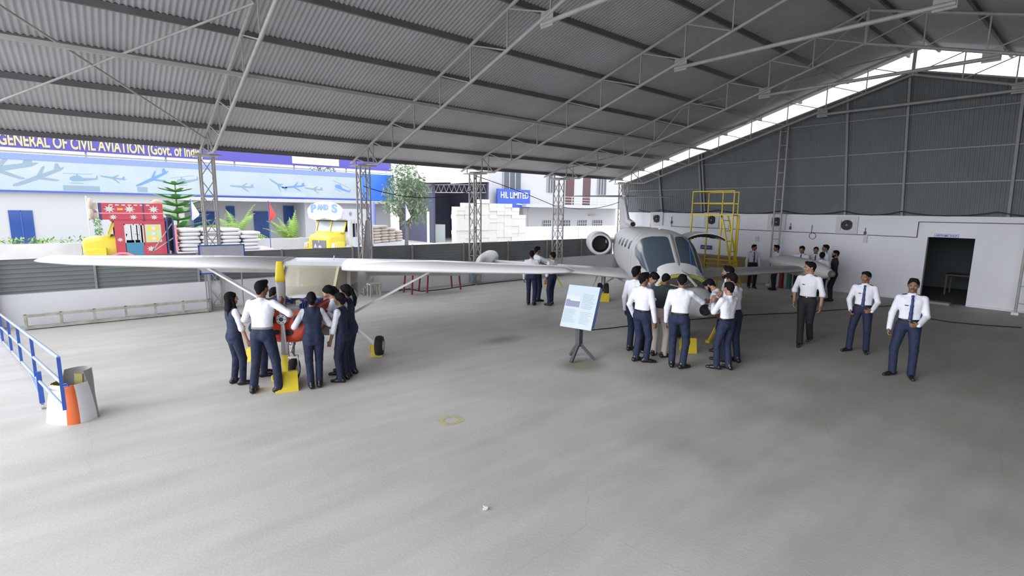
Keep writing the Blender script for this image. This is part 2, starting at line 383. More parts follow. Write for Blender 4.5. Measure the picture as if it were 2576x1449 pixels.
t = thing('metal_chair', 'pale metal chair beyond the table in the doorway', 'chair', (EX+1.6, 3.0, 0), 0.4)
MB().box((0, 0, 0.45), (0.42, 0.42, 0.03)).build('seat', M_steel, t); MB().box((0.2, 0, 0.78), (0.03, 0.42, 0.35)).build('backrest', M_steel, t)
for a in (-0.19, 0.19):
    for b in (-0.19, 0.19): MB().cyl((a, b, 0), (a, b, 0.44), 0.012).build('leg', M_steel, t)
# door sign
t = thing('door_sign', 'blue sign with white letters reading AIRFRAME SHOP over the doorway', 'sign', (EX-0.02, (D0+D1)/2+0.12, DH+0.06))
MB().box((0, 0, 0), (0.03, 0.62, 0.12)).build('sign_panel', mat('sign_white', (0.75, 0.76, 0.85), 0.6), t)
f = MB()
for (a, b, c, d) in ((-0.31, -0.06, 0.31, -0.052), (-0.31, 0.052, 0.31, 0.06), (-0.31, -0.06, -0.302, 0.06), (0.302, -0.06, 0.31, 0.06)): f.box2((-0.022, a, b), (-0.015, c, d))
f.build('sign_border', mat('sign_blue', (0.05, 0.06, 0.30), 0.6), t)
text('AIRFRAME SHOP', 'sign_lettering', MATS['sign_blue'], (-0.02, 0.28, -0.033), (0, -1, 0), (0, 0, 1), 0.10, 0.56, t, 0.0015, depth=0.002)
# exhaust fans
M_fanw = mat('fan_surround', (0.62, 0.63, 0.67), 0.7)
FL = ['square exhaust fan box on the end wall above the jet windshield, leftmost of the row', 'round black exhaust fan behind the yellow platform on the end wall', 'black exhaust fan just behind the tall ladder column', 'square exhaust fan box on the end wall between ladder column and doorway']
for i, (y, z) in enumerate(((15.1, 2.6), (12.17, 2.60), (9.30, 2.58), (6.76, 2.53))):
    t = thing('exhaust_fan', FL[i], 'fan', (EX-0.005, y, z))
    mb = MB(); 
    for (a, b, c, d) in ((-0.36, 0.19, 0.36, 0.33), (-0.36, -0.33, 0.36, -0.19), (-0.36, -0.19, -0.19, 0.19), (0.19, -0.19, 0.36, 0.19)): mb.box2((-0.05, a, b), (0, c, d))
    mb.build('mounting_box', M_fanw, t)
    MB().cyl((-0.004, 0, 0), (-0.012, 0, 0), 0.19, n=24).build('fan_opening', M_black, t)
    b = MB()
    for k in range(5):
        a = 2*PI*k/5; a2 = a+0.75
        b.add([(-0.03, 0, 0), (-0.02, 0.17*math.cos(a), 0.17*math.sin(a)), (-0.045, 0.17*math.cos(a2), 0.17*math.sin(a2))], [(0, 1, 2), (2, 1, 0)])
    b.build('blades', M_dsteel, t); MB().cyl((-0.02, 0, 0), (-0.07, 0, 0), 0.035, n=12).build('hub', M_steel, t)
    g = MB()
    for r in (0.1, 0.185):
        P = [(-0.075 if r < 0.15 else -0.06, r*math.cos(2*PI*j/20), r*math.sin(2*PI*j/20)) for j in range(21)]; g.tube(P, 0.006, 5)
    g.beam((-0.07, -0.19, 0), (-0.07, 0.19, 0), 0.01); g.beam((-0.07, 0, -0.19), (-0.07, 0, 0.19), 0.01)
    g.build('guard', M_dsteel, t)
# conduit, cable loops
def cable(pts, r, name, m, label, cat, group=None):
    o = MB().tube(pts, r, 6).build(name, m); return tag(o, label, cat, group)
ex = EX-0.03
cable([(ex, 14.25, 2.72), (ex, 14.25, 2.25), (ex, 9.8, 2.21), (ex, 5.0, 2.18), (ex, 4.62, 2.17), (ex, 4.62, 2.70), (ex, -5, 2.70)], 0.013, 'wall_conduit', M_dsteel, 'dark electrical conduit running along the white end wall', 'conduit')
for y, z, lb in ((14.25, 2.45, 'right of the leftmost fan'), (11.3, 2.35, 'right of the platform fan'), (8.75, 2.35, 'right of the ladder column'), (6.15, 2.25, 'right of the last fan box')):
    t = thing('junction_box', 'small dark junction box on the conduit '+lb, 'junction box', (EX-0.03, y, z))
    MB().box((0, 0, 0), (0.05, 0.07, 0.12)).build('box_body', M_dsteel, t); MB().cyl((0, 0, 0.05), (0, 0, 0.2), 0.012).build('pipe_stub', M_dsteel, t)
tag(MB().box((EX-0.03, 6.12, 2.05), (0.05, 0.12, 0.3)).build('switch_box', M_fanw), 'pale switch box on the wall below the last fan box', 'switch box')
tag(MB().box((EX-0.03, 10.05, 1.85), (0.05, 0.14, 0.2)).build('switch_box', M_fanw), 'small grey switch box left of the tall ladder column', 'switch box')
tag(MB().tube([(ex, 7.95, 2.5), (ex, 7.95, 2.18)]+[(ex, 7.9+0.12*math.cos(a), 2.07+0.12*math.sin(a)) for a in [2*PI*j/14+1.2 for j in range(15)]], 0.01, 5).build('cable_coil', M_dsteel), 'thin cable hanging in a ring on the end wall', 'cable')
pts = []
for a, b in ((16.2, 14.9), (14.9, 11.9), (11.9, 9.1), (9.1, 6.9), (6.9, 5.15), (5.15, 2.7), (2.7, 0.5)):
    for j in range(8):
        u = j/8; pts.append((CB-0.26, a+(b-a)*u, 3.05-0.14*4*u*(1-u)))
cable(pts, 0.018, 'sagging_cable', M_black, 'black cable sagging in loops along the foot of the cladding', 'cable')
# right side wall, not open
mb = MB(); corr(mb, (X_BACK, -7.2, 0.0), (1, 0, 0), EX-X_BACK, (0, 0, 4.4), (0, 1, 0), 0.2, 0.016, 6); struct(mb.build('wall_right', M_clad), 'corrugated side wall right of the photograph')
# ---------------------------------------------------------------- left low wall and fence
struct(MB().box2((-9, 16.62, -0.2), (21.8, 16.85, 0.78)).build('wall_left', mat('low_wall_white', (0.86, 0.86, 0.90), 0.8, var=0.05, vscale=1.0)), 'white low wall under the corrugated fence')
fr = thing('corrugated_fence', 'grey horizontally corrugated metal fence on top of the low white wall', 'fence', (0, 16.76, 0.78))
M_fence = mat('fence_sheet', (0.27, 0.29, 0.30), 0.55, 0.15, var=0.15, vscale=1.2)
xs = [-9.0]+[XS[0]-0.3+2.27*i for i in range(0, 11)]
for i in range(len(xs)-1):
    mb = MB(); corr(mb, (xs[i], 0.003*(i % 2), 0.0), (0, 0, 1), 0.83, (xs[i+1]-xs[i]+0.03, 0, 0), (0, 1, 0), 0.108, 0.02, 8); mb.build('fence_sheet', M_fence, fr)
for x in xs[1:]: MB().box((x, -0.05, 0.43), (0.05, 0.04, 0.84)).build('fence_post', M_steel, fr)
# long rack lying along the low wall
t = thing('timber_rack', 'long low weathered rack lying on the floor against the white wall', 'rack', (0, 16.1, 0))
M_rack = mat('weathered_wood', (0.52, 0.50, 0.44), 0.85, var=0.3, vscale=6)
r0 = -1.45; r1 = 2.35
for z in (0.05, 0.33): MB().box(((r0+r1)/2, 0, z), (r1-r0, 0.10, 0.06)).build('rail', M_rack, t)
MB().box(((r0+r1)/2, 0.12, 0.03), (r1-r0, 0.3, 0.03)).build('bottom_board', M_rack, t)
for k in range(7): MB().box((r0+0.03+(r1-r0-0.06)*k/6, 0.02, 0.19), (0.05, 0.12, 0.34)).build('divider', M_rack, t)
# blue framed board
t = thing('notice_board', 'grey board in a blue frame standing against the lattice column', 'board', (2.70, 16.0, 0), 0.0)
MB().box((0, 0, 1.47), (1.08, 0.02, 0.78)).build('board_panel', mat('board_grey', (0.50, 0.50, 0.58), 0.8, var=0.1, vscale=8), t)
f = MB()
for (a, b, c, d) in ((-0.57, 1.07, 0.57, 1.10), (-0.57, 1.84, 0.57, 1.87), (-0.57, 1.07, -0.54, 1.87), (0.54, 1.07, 0.57, 1.87)): f.box2((a, -0.02, b), (c, 0.02, d))
f.build('frame', M_blue, t)
for x in (-0.45, 0.45): MB().beam((x, 0, 0), (x, 0.0, 1.1), 0.03).build('leg', M_steel, t)
# bench with red legs behind the small plane, tub
t = thing('red_legged_bench', 'low bench with red angled legs and clutter behind the white wing', 'bench', (9.3, 15.75, 0))
MB().box((0, 0, 0.9), (2.1, 0.6, 0.05)).build('bench_top', M_steel, t)
for x in (-0.95, -0.35, 0.9):
    for y in (-0.26, 0.26): MB().beam((x, y, 0.88), (x+0.08*(1 if x > 0 else -1), y*1.15, 0), 0.045).build('leg', mat('dark_red', (0.25, 0.03, 0.04), 0.5), t)
tag(MB().box((9.9, 15.75, 0.975), (0.5, 0.35, 0.1)).build('cardboard_box', mat('brown_card', (0.25, 0.17, 0.13), 0.8)), 'brown box on the red-legged bench', 'box')
t = thing('step_stool', 'small pale wooden stool on the floor beneath the white wing', 'stool', (7.1, 15.9, 0))
MB().box((0, 0, 0.42), (0.4, 0.3, 0.04)).build('seat', M_rack, t)
for x in (-0.17, 0.17):
    for y in (-0.12, 0.12): MB().box((x, y, 0.2), (0.04, 0.04, 0.4)).build('leg', M_rack, t)
# overhead wires between columns
def sag(a, b, d, n=14): return [V(a).lerp(V(b), i/n)+V((0, 0, -d*4*(i/n)*(1-i/n))) for i in range(n+1)]
for a, b, d, lb in (((7.05, 16.4, 3.65), (11.6, 16.4, 3.7), 0.35, 'black wire sagging between the second and third lattice columns'), ((11.6, 16.5, 4.25), (16.15, 16.5, 3.1), -0.05, 'black wire strung from the column by the white blocks'), ((16.15, 16.5, 3.15), (20.7, 16.5, 3.45), 0.25, 'black wire sagging between the last two lattice columns')):
    cable(sag(a, b, d), 0.014, 'overhead_wire', M_black, lb, 'wire')
# floor cables
def floorline(px, r=0.012): return [G(x, y, r+0.001) for x, y in px]
cable(floorline([(1487, 830), (1530, 826), (1562, 822), (1600, 818), (1770, 801), (1860, 793), (2000, 787), (2140, 777), (2250, 768)]), 0.012, 'floor_cable', M_black, 'black cable lying across the floor under the jet nose', 'cable')
cable(floorline([(2330, 800), (2390, 810), (2480, 818), (2570, 824)]), 0.012, 'floor_cable', M_black, 'black cable on the floor in front of the doorway', 'cable')
cable(floorline([(1195, 716), (1160, 721), (1120, 727), (1085, 731), (1060, 733), (1030, 727), (1005, 730), (985, 722)]), 0.02, 'floor_cable', M_black, 'dark cable winding along the floor behind the white wing', 'cable')
cable(floorline([(1200, 716), (1240, 711), (1290, 706), (1330, 702)]), 0.02, 'floor_cable', M_black, 'dark cable on the floor behind the jet wingtip', 'cable')
tag(MB().box2((11.3, 16.1, 0), (11.33, 16.13, 0.85)).build('blue_pipe', mat('cyan_pipe', (0.02, 0.30, 0.5), 0.4)), 'short bright blue pipe standing at the foot of the third column', 'pipe')
# worn yellow ring and litter
m = mat('worn_yellow', (0.60, 0.55, 0.22), 0.8, col2=(0.47, 0.45, 0.38), vscale=14)
mb = MB(); P = []
for k in range(28):
    a = 2*PI*k/28; q = lambda r: (3.62+r*0.17*(abs(math.cos(a))**0.6)*math.copysign(1, math.cos(a)), 5.69+r*0.15*(abs(math.sin(a))**0.6)*math.copysign(1, math.sin(a)))
    P += [(*q(1.0), 0.002), (*q(0.55), 0.002)]
mb.add(P, [(2*i, 2*i+1, (2*i+3) % 56, (2*i+2) % 56) for i in range(28)])
tag(mb.build('floor_marking', m), 'worn yellow painted square ring on the floor in the foreground', 'floor marking')
mb = MB(); random.seed(3)
c = G(1220, 1282)
for k in range(6): mb.box((c.x+random.uniform(-.02, .02), c.y+random.uniform(-.02, .02), 0.01+0.004*k), (0.03, 0.02, 0.006), 0, Matrix.Rotation(random.uniform(0, 3), 3, 'Z') @ Matrix.Rotation(random.uniform(-.5, .5), 3, 'X'))
tag(mb.build('crumpled_paper', M_white), 'tiny crumpled white paper scrap on the bare foreground floor', 'litter')
# ================================================================== yard outside
ZG = -0.21
def leafmat(n, c, c2): return mat(n, c, 0.6, col2=c2, vscale=2.5, spec=0.3)
M_palm = leafmat('palm_leaf', (0.32, 0.46, 0.10), (0.20, 0.34, 0.08))
M_leaf = leafmat('grey_green_leaf', (0.30, 0.38, 0.26), (0.18, 0.26, 0.16))
M_arau = leafmat('conifer_leaf', (0.20, 0.42, 0.14), (0.12, 0.30, 0.10))
M_trunk = mat('bark', (0.22, 0.17, 0.12), 0.9, var=0.3, vscale=8)
# ---- long office building with banner and roof sign
YB = 50.0
b = thing('office_building', 'long white building with a blue aircraft banner and a purple roof sign', 'building', (8, YB, ZG))
def bl(x, y, z): return V((x-8, y-YB, z-ZG))
M_bw = mat('office_white', (0.50, 0.51, 0.54), 0.8)
mb = MB(); mb.box2(bl(-16, YB, ZG), bl(5.9, YB+8, 3.9)); mb.box2(bl(5.9, YB+3.5, ZG), bl(15.6, YB+8, 3.9)); mb.box2(bl(15.6, YB, ZG), bl(24.4, YB+8, 3.9)); mb.build('wall', M_bw, b)
MB().box2(bl(5.2, YB-1.3, 3.42), bl(24.9, YB+3.6, 3.72)).build('porch_slab', M_bw, b)
MB().box2(bl(-16, YB-0.35, 3.82), bl(21.2, YB-0.2, 6.3)).build('banner', mat('banner_sky', (0.46, 0.51, 0.54), 0.6, col2=(0.38, 0.47, 0.54), vscale=0.35), b)
mb = MB(); mb.box2(bl(-16, YB-0.38, 6.0), bl(21.2, YB-0.34, 6.42)); mb.build('banner_stripe', mat('banner_stripe', (0.22, 0.30, 0.62), 0.6), b)
mb = MB(); mb.box2(bl(-16, YB-0.38, 3.78), bl(21.2, YB-0.34, 3.90)); mb.build('banner_stripe', mat('banner_edge', (0.06, 0.10, 0.50), 0.6), b)
MB().box2(bl(21.2, YB-0.35, 3.78), bl(24.7, YB+0.5, 6.42)).build('blue_corner_panel', mat('corner_blue', (0.05, 0.20, 0.75), 0.5), b)
# banner pictures: plain aircraft drawings
M_pic = mat('banner_ink', (0.24, 0.33, 0.42), 0.6); M_pic2 = mat('banner_ink_dark', (0.20, 0.32, 0.45), 0.6); M_pic3 = mat('banner_blue', (0.15, 0.28, 0.72), 0.6)
yy = YB-0.355; PM = [M_pic, M_pic2, M_pic3, mat('banner_pale', (0.45, 0.52, 0.6), 0.6)]
def poly(pts, cx, cz, s, mi=0, rot=0.0):
    c, q = math.cos(rot), math.sin(rot)
    P = [bl(cx+s*(x*c-z*q), yy-0.004-0.003*len(pic.f), cz+s*(x*q+z*c)) for x, z in pts]
    pic.add(P, [tuple(range(len(P)))], 0)
liner = [(-1, 0.0), (-0.95, 0.06), (-0.2, 0.09), (0.6, 0.09), (0.75, 0.3), (0.86, 0.3), (0.84, 0.08), (1.0, 0.06), (0.8, -0.03), (-0.1, -0.08), (-0.8, -0.07)]
wing_ = [(-0.15, -0.02), (0.05, -0.02), (0.55, -0.38), (0.42, -0.38)]; wing2_ = [(-0.1, 0.06), (0.1, 0.06), (0.4, 0.35), (0.3, 0.35)]
heli = [(-0.55, 0.0), (-0.5, 0.16), (-0.3, 0.27), (0.05, 0.28), (0.2, 0.12), (0.95, 0.16), (1.0, 0.36), (1.06, 0.36), (1.04, 0.05), (0.25, -0.08), (-0.4, -0.12)]
rotor = [(-0.9, 0.40), (0.8, 0.43), (0.8, 0.45), (-0.9, 0.42)]; mast = [(-0.15, 0.27), (-0.08, 0.27), (-0.08, 0.42), (-0.15, 0.42)]; skid = [(-0.5, -0.26), (0.2, -0.26), (0.2, -0.23), (-0.5, -0.23)]
def jet_(cx, cz, s, mi, rot=0.0):
    global pic; pic = MB()
    poly(liner, cx, cz, s, mi, rot); poly(wing_, cx, cz, s, mi, rot); poly(wing2_, cx, cz, s, mi, rot); pic.build('banner_picture', PM[mi], b)
def heli_(cx, cz, s, mi, rot=0.0):
    global pic; pic = MB()
    for p in (heli, rotor, mast, skid): poly(p, cx, cz, s, mi, rot)
    pic.build('banner_picture', PM[mi], b)
def bp(px, py): p = PY(px, py, YB-0.35); return p.x, p.z
jet_(*bp(-6, 425), 2.2, 0, 0.2); jet_(*bp(100, 445), 1.6, 0, 0.45); heli_(*bp(200, 452), 1.0, 1); jet_(*bp(285, 448), 0.8, 1, -0.15)
jet_(*bp(385, 450), 1.3, 2, 0.5); heli_(*bp(463, 458), 1.0, 0, 0.15); jet_(*bp(610, 470), 1.0, 0, -0.05); jet_(*bp(700, 465), 0.9, 1, -0.6); jet_(*bp(740, 470), 1.1, 2, 0.1)
heli_(*bp(855, 474), 1.0, 2, -0.4); jet_(*bp(790, 476), 0.9, 0, -0.1)
for (x0, y0, x1, y1, mi) in ((158, 466, 252, 482, 0), (345, 470, 372, 484, 0), (709, 484, 770, 496, 3)):
    a = bp(x0, y0); c = bp(x1, y1); MB().add([bl(a[0], yy, a[1]), bl(c[0], yy, a[1]), bl(c[0], yy, c[1]), bl(a[0], yy, c[1])], [(0, 1, 2, 3)]).build('banner_picture', PM[mi], b)
# purple sign above
MB().box2(bl(-16, YB+0.4, 6.86), bl(24.8, YB+0.55, 8.7)).build('sign_panel', mat('purple_sign', (0.10, 0.085, 0.42), 0.5), b)
text('GENERAL OF CIVIL AVIATION (Govt. of India)', 'sign_lettering', mat('cream_letter', (0.55, 0.50, 0.28), 0.6), bl(-4.6, YB+0.37, 7.02), (1, 0, 0), (0, 0, 1), 1.15, 12.2, b, 0.035, depth=0.02)
MB().box2(bl(14.8, YB+0.34, 7.02), bl(19.2, YB+0.38, 8.2)).build('white_plate', M_white, b)
mb = MB()
for x in range(-15, 25, 5): mb.beam(bl(x, YB+0.6, 6.3), bl(x, YB+0.6, 8.5), 0.12); 
mb.beam(bl(-16, YB+0.6, 6.6), bl(24.8, YB+0.6, 6.6), 0.08); mb.build('sign_frame', M_steel, b)
mb = MB(); corr(mb, bl(-16, YB+0.9, 6.3), (1, 0, 0), 33, (0, 4.0, 1.4), (0, 0, 1), 0.3, 0.04, 4); mb.build('roof', mat('office_roof', (0.5, 0.5, 0.5), 0.6), b)
MB().box2(bl(-16, YB, 3.9), bl(24.4, YB+8, 4.1)).build('ceiling_slab', M_bw, b)
M_bglass = mat('blue_glass', (0.02, 0.07, 0.28), 0.12, spec=0.6)
for (x0, x1, z0, z1, y) in ((-4.55, -3.3, ZG, 2.5, YB-0.02), (9.6, 10.3, ZG, 3.0, YB+3.45), (11.9, 13.2, ZG, 2.55, YB+3.45), (14.6, 15.6, ZG, 3.1, YB+3.45), (7.0, 9.0, 0.3, 2.5, YB+3.45)):
    f = MB().box2(bl(x0, y-0.04, z0), bl(x1, y, z1)).build('glass_door', M_bglass, b)
    g = MB(); g.box2(bl((x0+x1)/2-0.03, y-0.07, z0), bl((x0+x1)/2+0.03, y-0.04, z1)); g.box2(bl(x0, y-0.07, z1-0.05), bl(x1, y-0.04, z1)); g.build('door_frame', M_blue, f)
mb = MB(); mb.cyl(bl(21.9, YB-1.0, ZG), bl(21.9, YB-1.0, 3.6), 0.35, n=16); mb.build('round_pillar', mat('pillar_blue', (0.30, 0.35, 0.75), 0.6), b)
# ---- garden wall
t = tag(MB().box2((-14, 29.3, ZG), (13.5, 29.5, 1.26)).build('garden_wall', mat('garden_wall_grey', (0.66, 0.66, 0.70), 0.85, var=0.12, vscale=1.3)), 'weathered low garden wall behind the trucks', 'wall')
# ---- flags
def flag(x, y, z0, z1, m, label, pm):
    t = thing('flag_on_pole', label, 'flag', (x, y, ZG))
    MB().cyl((0, 0, 0), (0.0, 0, z1-ZG), 0.02, n=6).build('pole', pm, t)
    mb = MB(); vs = []; 
    for j in range(9):
        u = j/8
        for k in range(5):
            q = k/4; wd = 0.02+0.34*(u/0.72 if u < 0.72 else (1-u)/0.28*0.9+0.1)
            vs.append((q*wd, 0.05*math.sin(q*6+u*4), z1-ZG-0.03-u*(z1-z0)))
    mb.add(vs, [(j*5+k, j*5+k+1, (j+1)*5+k+1, (j+1)*5+k) for j in range(8) for k in range(4)], 0, True)
    mb.build('cloth', m, t)
flag(-0.16, 28.2, 2.3, 3.3, mat('flag_pale', (0.72, 0.76, 0.9), 0.8), 'pale drooping flag on a thin pole left of the red truck cab', M_white)
flag(3.6, 28.2, 2.3, 3.25, M_white, 'white flag on a pole between the conifer and the palm', M_blue)
flag(7.0, 28.2, 2.25, 3.25, mat('flag_red', (0.75, 0.10, 0.10), 0.8), 'red flag on a blue pole beside the sacks', M_blue)
flag(13.5, 25.8, 2.3, 3.2, M_white, 'white flag on a pole in front of the grey-green tree', M_blue)
# ---- palms and trees
def frond(mb, base, az, el, L, droop, wd, n=9, nl=1):
    P = []; d = V((math.cos(az)*math.cos(el), math.sin(az)*math.cos(el), math.sin(el))); p = V(base); side = V((-math.sin(az), math.cos(az), 0))
    for i in range(n+1):
        P.append(p.copy()); p = p+d*(L/n); d = (d+V((0, 0, -droop/n))).normalized()
    mb.tube(P, 0.018*L/2, 4)
    for i in range(1, n+1):
        for j in range(2):
            q = P[i-1].lerp(P[i], 0.5*j+0.25); u = (i-0.5+0.5*j)/n; l = wd*math.sin(PI*min(0.97, u*0.9+0.12)); f = (P[i]-P[i-1]).normalized()
            for s in (-1, 1):
                tip = q+side*s*l+f*l*0.55+V((0, 0, -l*0.35)); w = f*(0.05+0.06*L/3)
                mb.add([q-w*0.4, q+w*0.6, tip], [(0, 1, 2)], 0)
def palm(x, y, h, nf, L, wd, label, seed, trunk=0.12, el0=1.2):
    rnd = random.Random(seed); t = thing('palm_tree', label, 'palm', (x, y, ZG))
    mb = MB(); mb.cyl((0, 0, 0), (0, 0, h), trunk, trunk*0.7, 10); mb.build('trunk', M_trunk, t)
    mb = MB()
    for i in range(nf): frond(mb, (0, 0, h-0.05), 2*PI*i/nf*1.618*1.0+rnd.random()*0.5, el0-1.5*(i/nf)+rnd.uniform(-.1, .1), L*rnd.uniform(.8, 1.1), 1.0+0.5*rnd.random(), wd)
    mb.build('fronds', M_palm, t)
palm(6.2, 32.0, 1.5, 26, 2.1, 0.42, 'large feathery palm rising behind the left lattice column', 1)
palm(9.2, 32.0, 0.9, 26, 2.2, 0.40, 'bright green palm between the red flag and the second truck', 2, el0=1.45)
palm(-2.6, 31.0, 1.0, 18, 1.5, 0.35, 'low spreading palm at the far left above the garden wall', 3, el0=0.9)
palm(-0.9, 32.6, 0.6, 14, 1.3, 0.3, 'small bright palm just left of the yellow truck hood', 4, el0=0.8)
# hedge (uncountable leaves)
mb = MB(); rnd = random.Random(5)
for k in range(1500):
    c = V((rnd.uniform(-10, 0.6), rnd.uniform(29.75, 30.3), rnd.uniform(0.9, 1.38)+0.1*rnd.random())); a = rnd.uniform(0, 2*PI); e = rnd.uniform(-.6, 1)
    d = V((math.cos(a)*math.cos(e), math.sin(a)*math.cos(e), math.sin(e))); s = d.cross(V((0, 0, 1))).normalized()
    mb.add([c, c+d*0.08+s*0.04, c+d*0.2, c+d*0.08-s*0.04], [(0, 1, 2, 3)])
tag(mb.build('hedge', M_palm), 'strip of bright green plants along the top of the garden wall', 'hedge', kind='stuff')
# conifer with tiers
t = thing('tiered_conifer', 'green tiered conifer standing behind the red truck cab', 'tree', (3.45, 31.9, ZG))
MB().cyl((0, 0, 0), (0, 0, 4.4), 0.09, 0.02, 8).build('trunk', M_trunk, t)
mb = MB(); rnd = random.Random(8)
for k in range(10):
    z = 0.9+k*0.37; R_ = 1.9*(1-(k/10.5))**0.8+0.12
    for j in range(7):
        az = 2*PI*j/7+k*0.4; n = 6; P = [V((math.cos(az)*R_*i/n, math.sin(az)*R_*i/n, z+0.35*(i/n)**1.2*R_/1.5)) for i in range(n+1)]
        mb.tube(P, 0.015, 4); side = V((-math.sin(az), math.cos(az), 0)); out = V((math.cos(az), math.sin(az), 0.1))
        for i in range(1, n+1):
            for s in (-1, 1):
                for q in range(3):
                    p = P[i-1].lerp(P[i], q/3); l = (0.34 if R_ > .8 else .2)*(1-0.5*i/n)
                    mb.add([p-out*0.03, p+out*0.09+V((0, 0, .04)), p+side*s*l+out*l*0.8+V((0, 0, 0.04))], [(0, 1, 2)])
        mb.add([P[-1]-side*0.06, P[-1]+side*0.06, P[-1]+out*0.3], [(0, 1, 2)])
mb.build('foliage', M_arau, t)
# broadleaf tree
def broad(x, y, label, clusters, seed, m, th, n=420, ls=0.3):
    t = thing('leafy_tree', label, 'tree', (x, y, ZG)); rnd = random.Random(seed)
    tr = MB(); tr.cyl((0, 0, 0), (0.1, 0, th), 0.13, 0.09, 10)
    mb = MB()
    for (cx, cy, cz, r) in clusters:
        tr.cyl((0.1, 0, th-0.1), (cx, cy, cz), 0.06, 0.02, 6)
        for k in range(int(n*r*r)):
            u = V((rnd.gauss(0, 1), rnd.gauss(0, 1), rnd.gauss(0, 1))).normalized()*r*(0.35+0.65*rnd.random()**0.5)
            c = V((cx, cy, cz))+V((u.x, u.y, u.z*0.9)); a = rnd.uniform(0, 2*PI); e = rnd.uniform(-1.2, 0.5)
            d = V((math.cos(a)*math.cos(e), math.sin(a)*math.cos(e), math.sin(e))); s = d.cross(V((rnd.random(), rnd.random(), 1))).normalized(); L = ls*rnd.uniform(.6, 1.2)
            mb.add([c, c+d*L*0.5+s*L*0.16, c+d*L, c+d*L*0.5-s*L*0.16], [(0, 1, 2, 3)])
    tr.build('trunk', M_trunk, t); mb.build('foliage', m, t)
broad(13.9, 26.6, 'grey-green leafy tree between the office banner and the dark shed', [(0, 0, 5.0, 0.95), (-0.5, 0, 4.2, 0.85), (0.5, 0, 4.4, 0.9), (0, 0.2, 3.5, 0.95), (0.8, 0, 3.5, 0.75), (-0.8, 0, 3.3, 0.6), (0.9, 0, 2.9, 0.6), (0.2, 0, 2.6, 0.6), (1.1, 0, 4.2, 0.5)], 11, M_leaf, 2.2)
broad(19, 58, 'distant palm-like treetop seen over the office roof', [(0, 0, 7.2, 1.3), (1.6, 0, 7.0, 1.2)], 12, M_leaf, 6, 120, 0.6)
broad(34.5, 14.0, 'bright green treetop visible through the roof gap above the gable wall', [(0, 0, 7.0, 1.4), (-0.5, 1.2, 6.4, 1.3), (0.2, -1.3, 6.6, 1.1)], 13, leafmat('bright_leaf', (0.40, 0.52, 0.12), (0.22, 0.36, 0.08)), 5.2, 160, 0.45)  # leaf colour a brighter yellow-green than the other foliage
broad(30.2, 4.6, 'green foliage glimpsed through the small window beyond the doorway', [(0, 0, 2.0, 0.9)], 14, MATS['bright_leaf'], 1.4, 200, 0.3)
# white post by the tree
tag(MB().cyl((15.05, 26, ZG), (15.05, 26, 2.8), 0.075, n=10).build('white_post', M_white), 'plain white post standing beside the grey-green tree', 'post')
# ---- dark shed
t = thing('open_shed', 'large open shed with a dark interior and pale roof behind the white blocks', 'shed', (28, 42, ZG))
def sl(x, y, z): return V((x-28, y-42, z-ZG))
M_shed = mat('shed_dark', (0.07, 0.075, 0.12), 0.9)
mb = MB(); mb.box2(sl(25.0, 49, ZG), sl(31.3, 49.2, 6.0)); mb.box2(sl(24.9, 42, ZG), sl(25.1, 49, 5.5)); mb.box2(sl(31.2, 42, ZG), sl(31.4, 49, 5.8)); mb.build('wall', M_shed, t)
mb = MB(); mb.add([sl(23.9, 41.4, 5.35), sl(31.4, 41.4, 5.75), sl(31.4, 49.4, 7.0), sl(23.9, 49.4, 6.6), sl(23.9, 41.4, 5.45), sl(31.4, 41.4, 5.85), sl(31.4, 49.4, 7.1), sl(23.9, 49.4, 6.7)], [(0, 1, 2, 3), (7, 6, 5, 4), (0, 4, 5, 1), (1, 5, 6, 2), (2, 6, 7, 3), (3, 7, 4, 0)]); mb.build('roof', mat('shed_roof', (0.72, 0.72, 0.70), 0.7), t)
mb = MB(); mb.beam(sl(24.2, 42.2, 4.5), sl(31.2, 42.2, 4.7), 0.08); mb.beam(sl(24.2, 42.2, 5.2), sl(31.2, 42.2, 5.5), 0.08)
for k in range(12): x = 24.1+k*0.59; mb.beam(sl(x, 42.2, 4.45+(x-23)*.027), sl(x+0.3, 42.2, 5.15+(x-23)*.04), 0.04); mb.beam(sl(x+.3, 42.2, 5.15+(x-23)*.04), sl(x+0.6, 42.2, 4.45+(x-23)*.027), 0.04)
mb.build('truss', M_steel, t)
MB().box2(sl(25.1, 42.5, ZG), sl(26.5, 44, 1.5)).build('low_partition', mat('partition_grey', (0.35, 0.38, 0.38), 0.8), t)
# ---- two storey house with sign
t = thing('two_storey_block', 'white two-storey block with a balcony, dark doors and small windows', 'building', (45, 46, ZG))
def hl(x, y, z): return V((x-45, y-46, z-ZG))
mb = MB(); mb.box2(hl(34.3, 46, 3.3), hl(58, 56, 8.6)); mb.box2(hl(40.5, 47.2, ZG), hl(58, 56, 3.3)); mb.build('wall', M_bw, t)
MB().box2(hl(38.6, 44.4, 3.35), hl(58, 47.2, 3.72)).build('balcony_slab', M_bw, t)
mb = MB()
for k in range(3): mb.beam(hl(44.5, 44.5, 4.0+0.33*k), hl(58, 44.5, 4.0+0.33*k), 0.035)
for k in range(9): mb.beam(hl(44.5+1.68*k, 44.5, 3.7), hl(44.5+1.68*k, 44.5, 4.72), 0.04)
mb.build('balcony_railing', M_white, t)
M_mar = mat('maroon_door', (0.10, 0.05, 0.06), 0.6)
for x0, x1, z0, z1 in ((46.5, 48.0, 3.72, 7.3), (49.7, 51.1, 3.72, 7.3)):
    MB().box2(hl(x0, 45.93, z0), hl(x1, 46.0, z1)).build('door', M_mar, t)
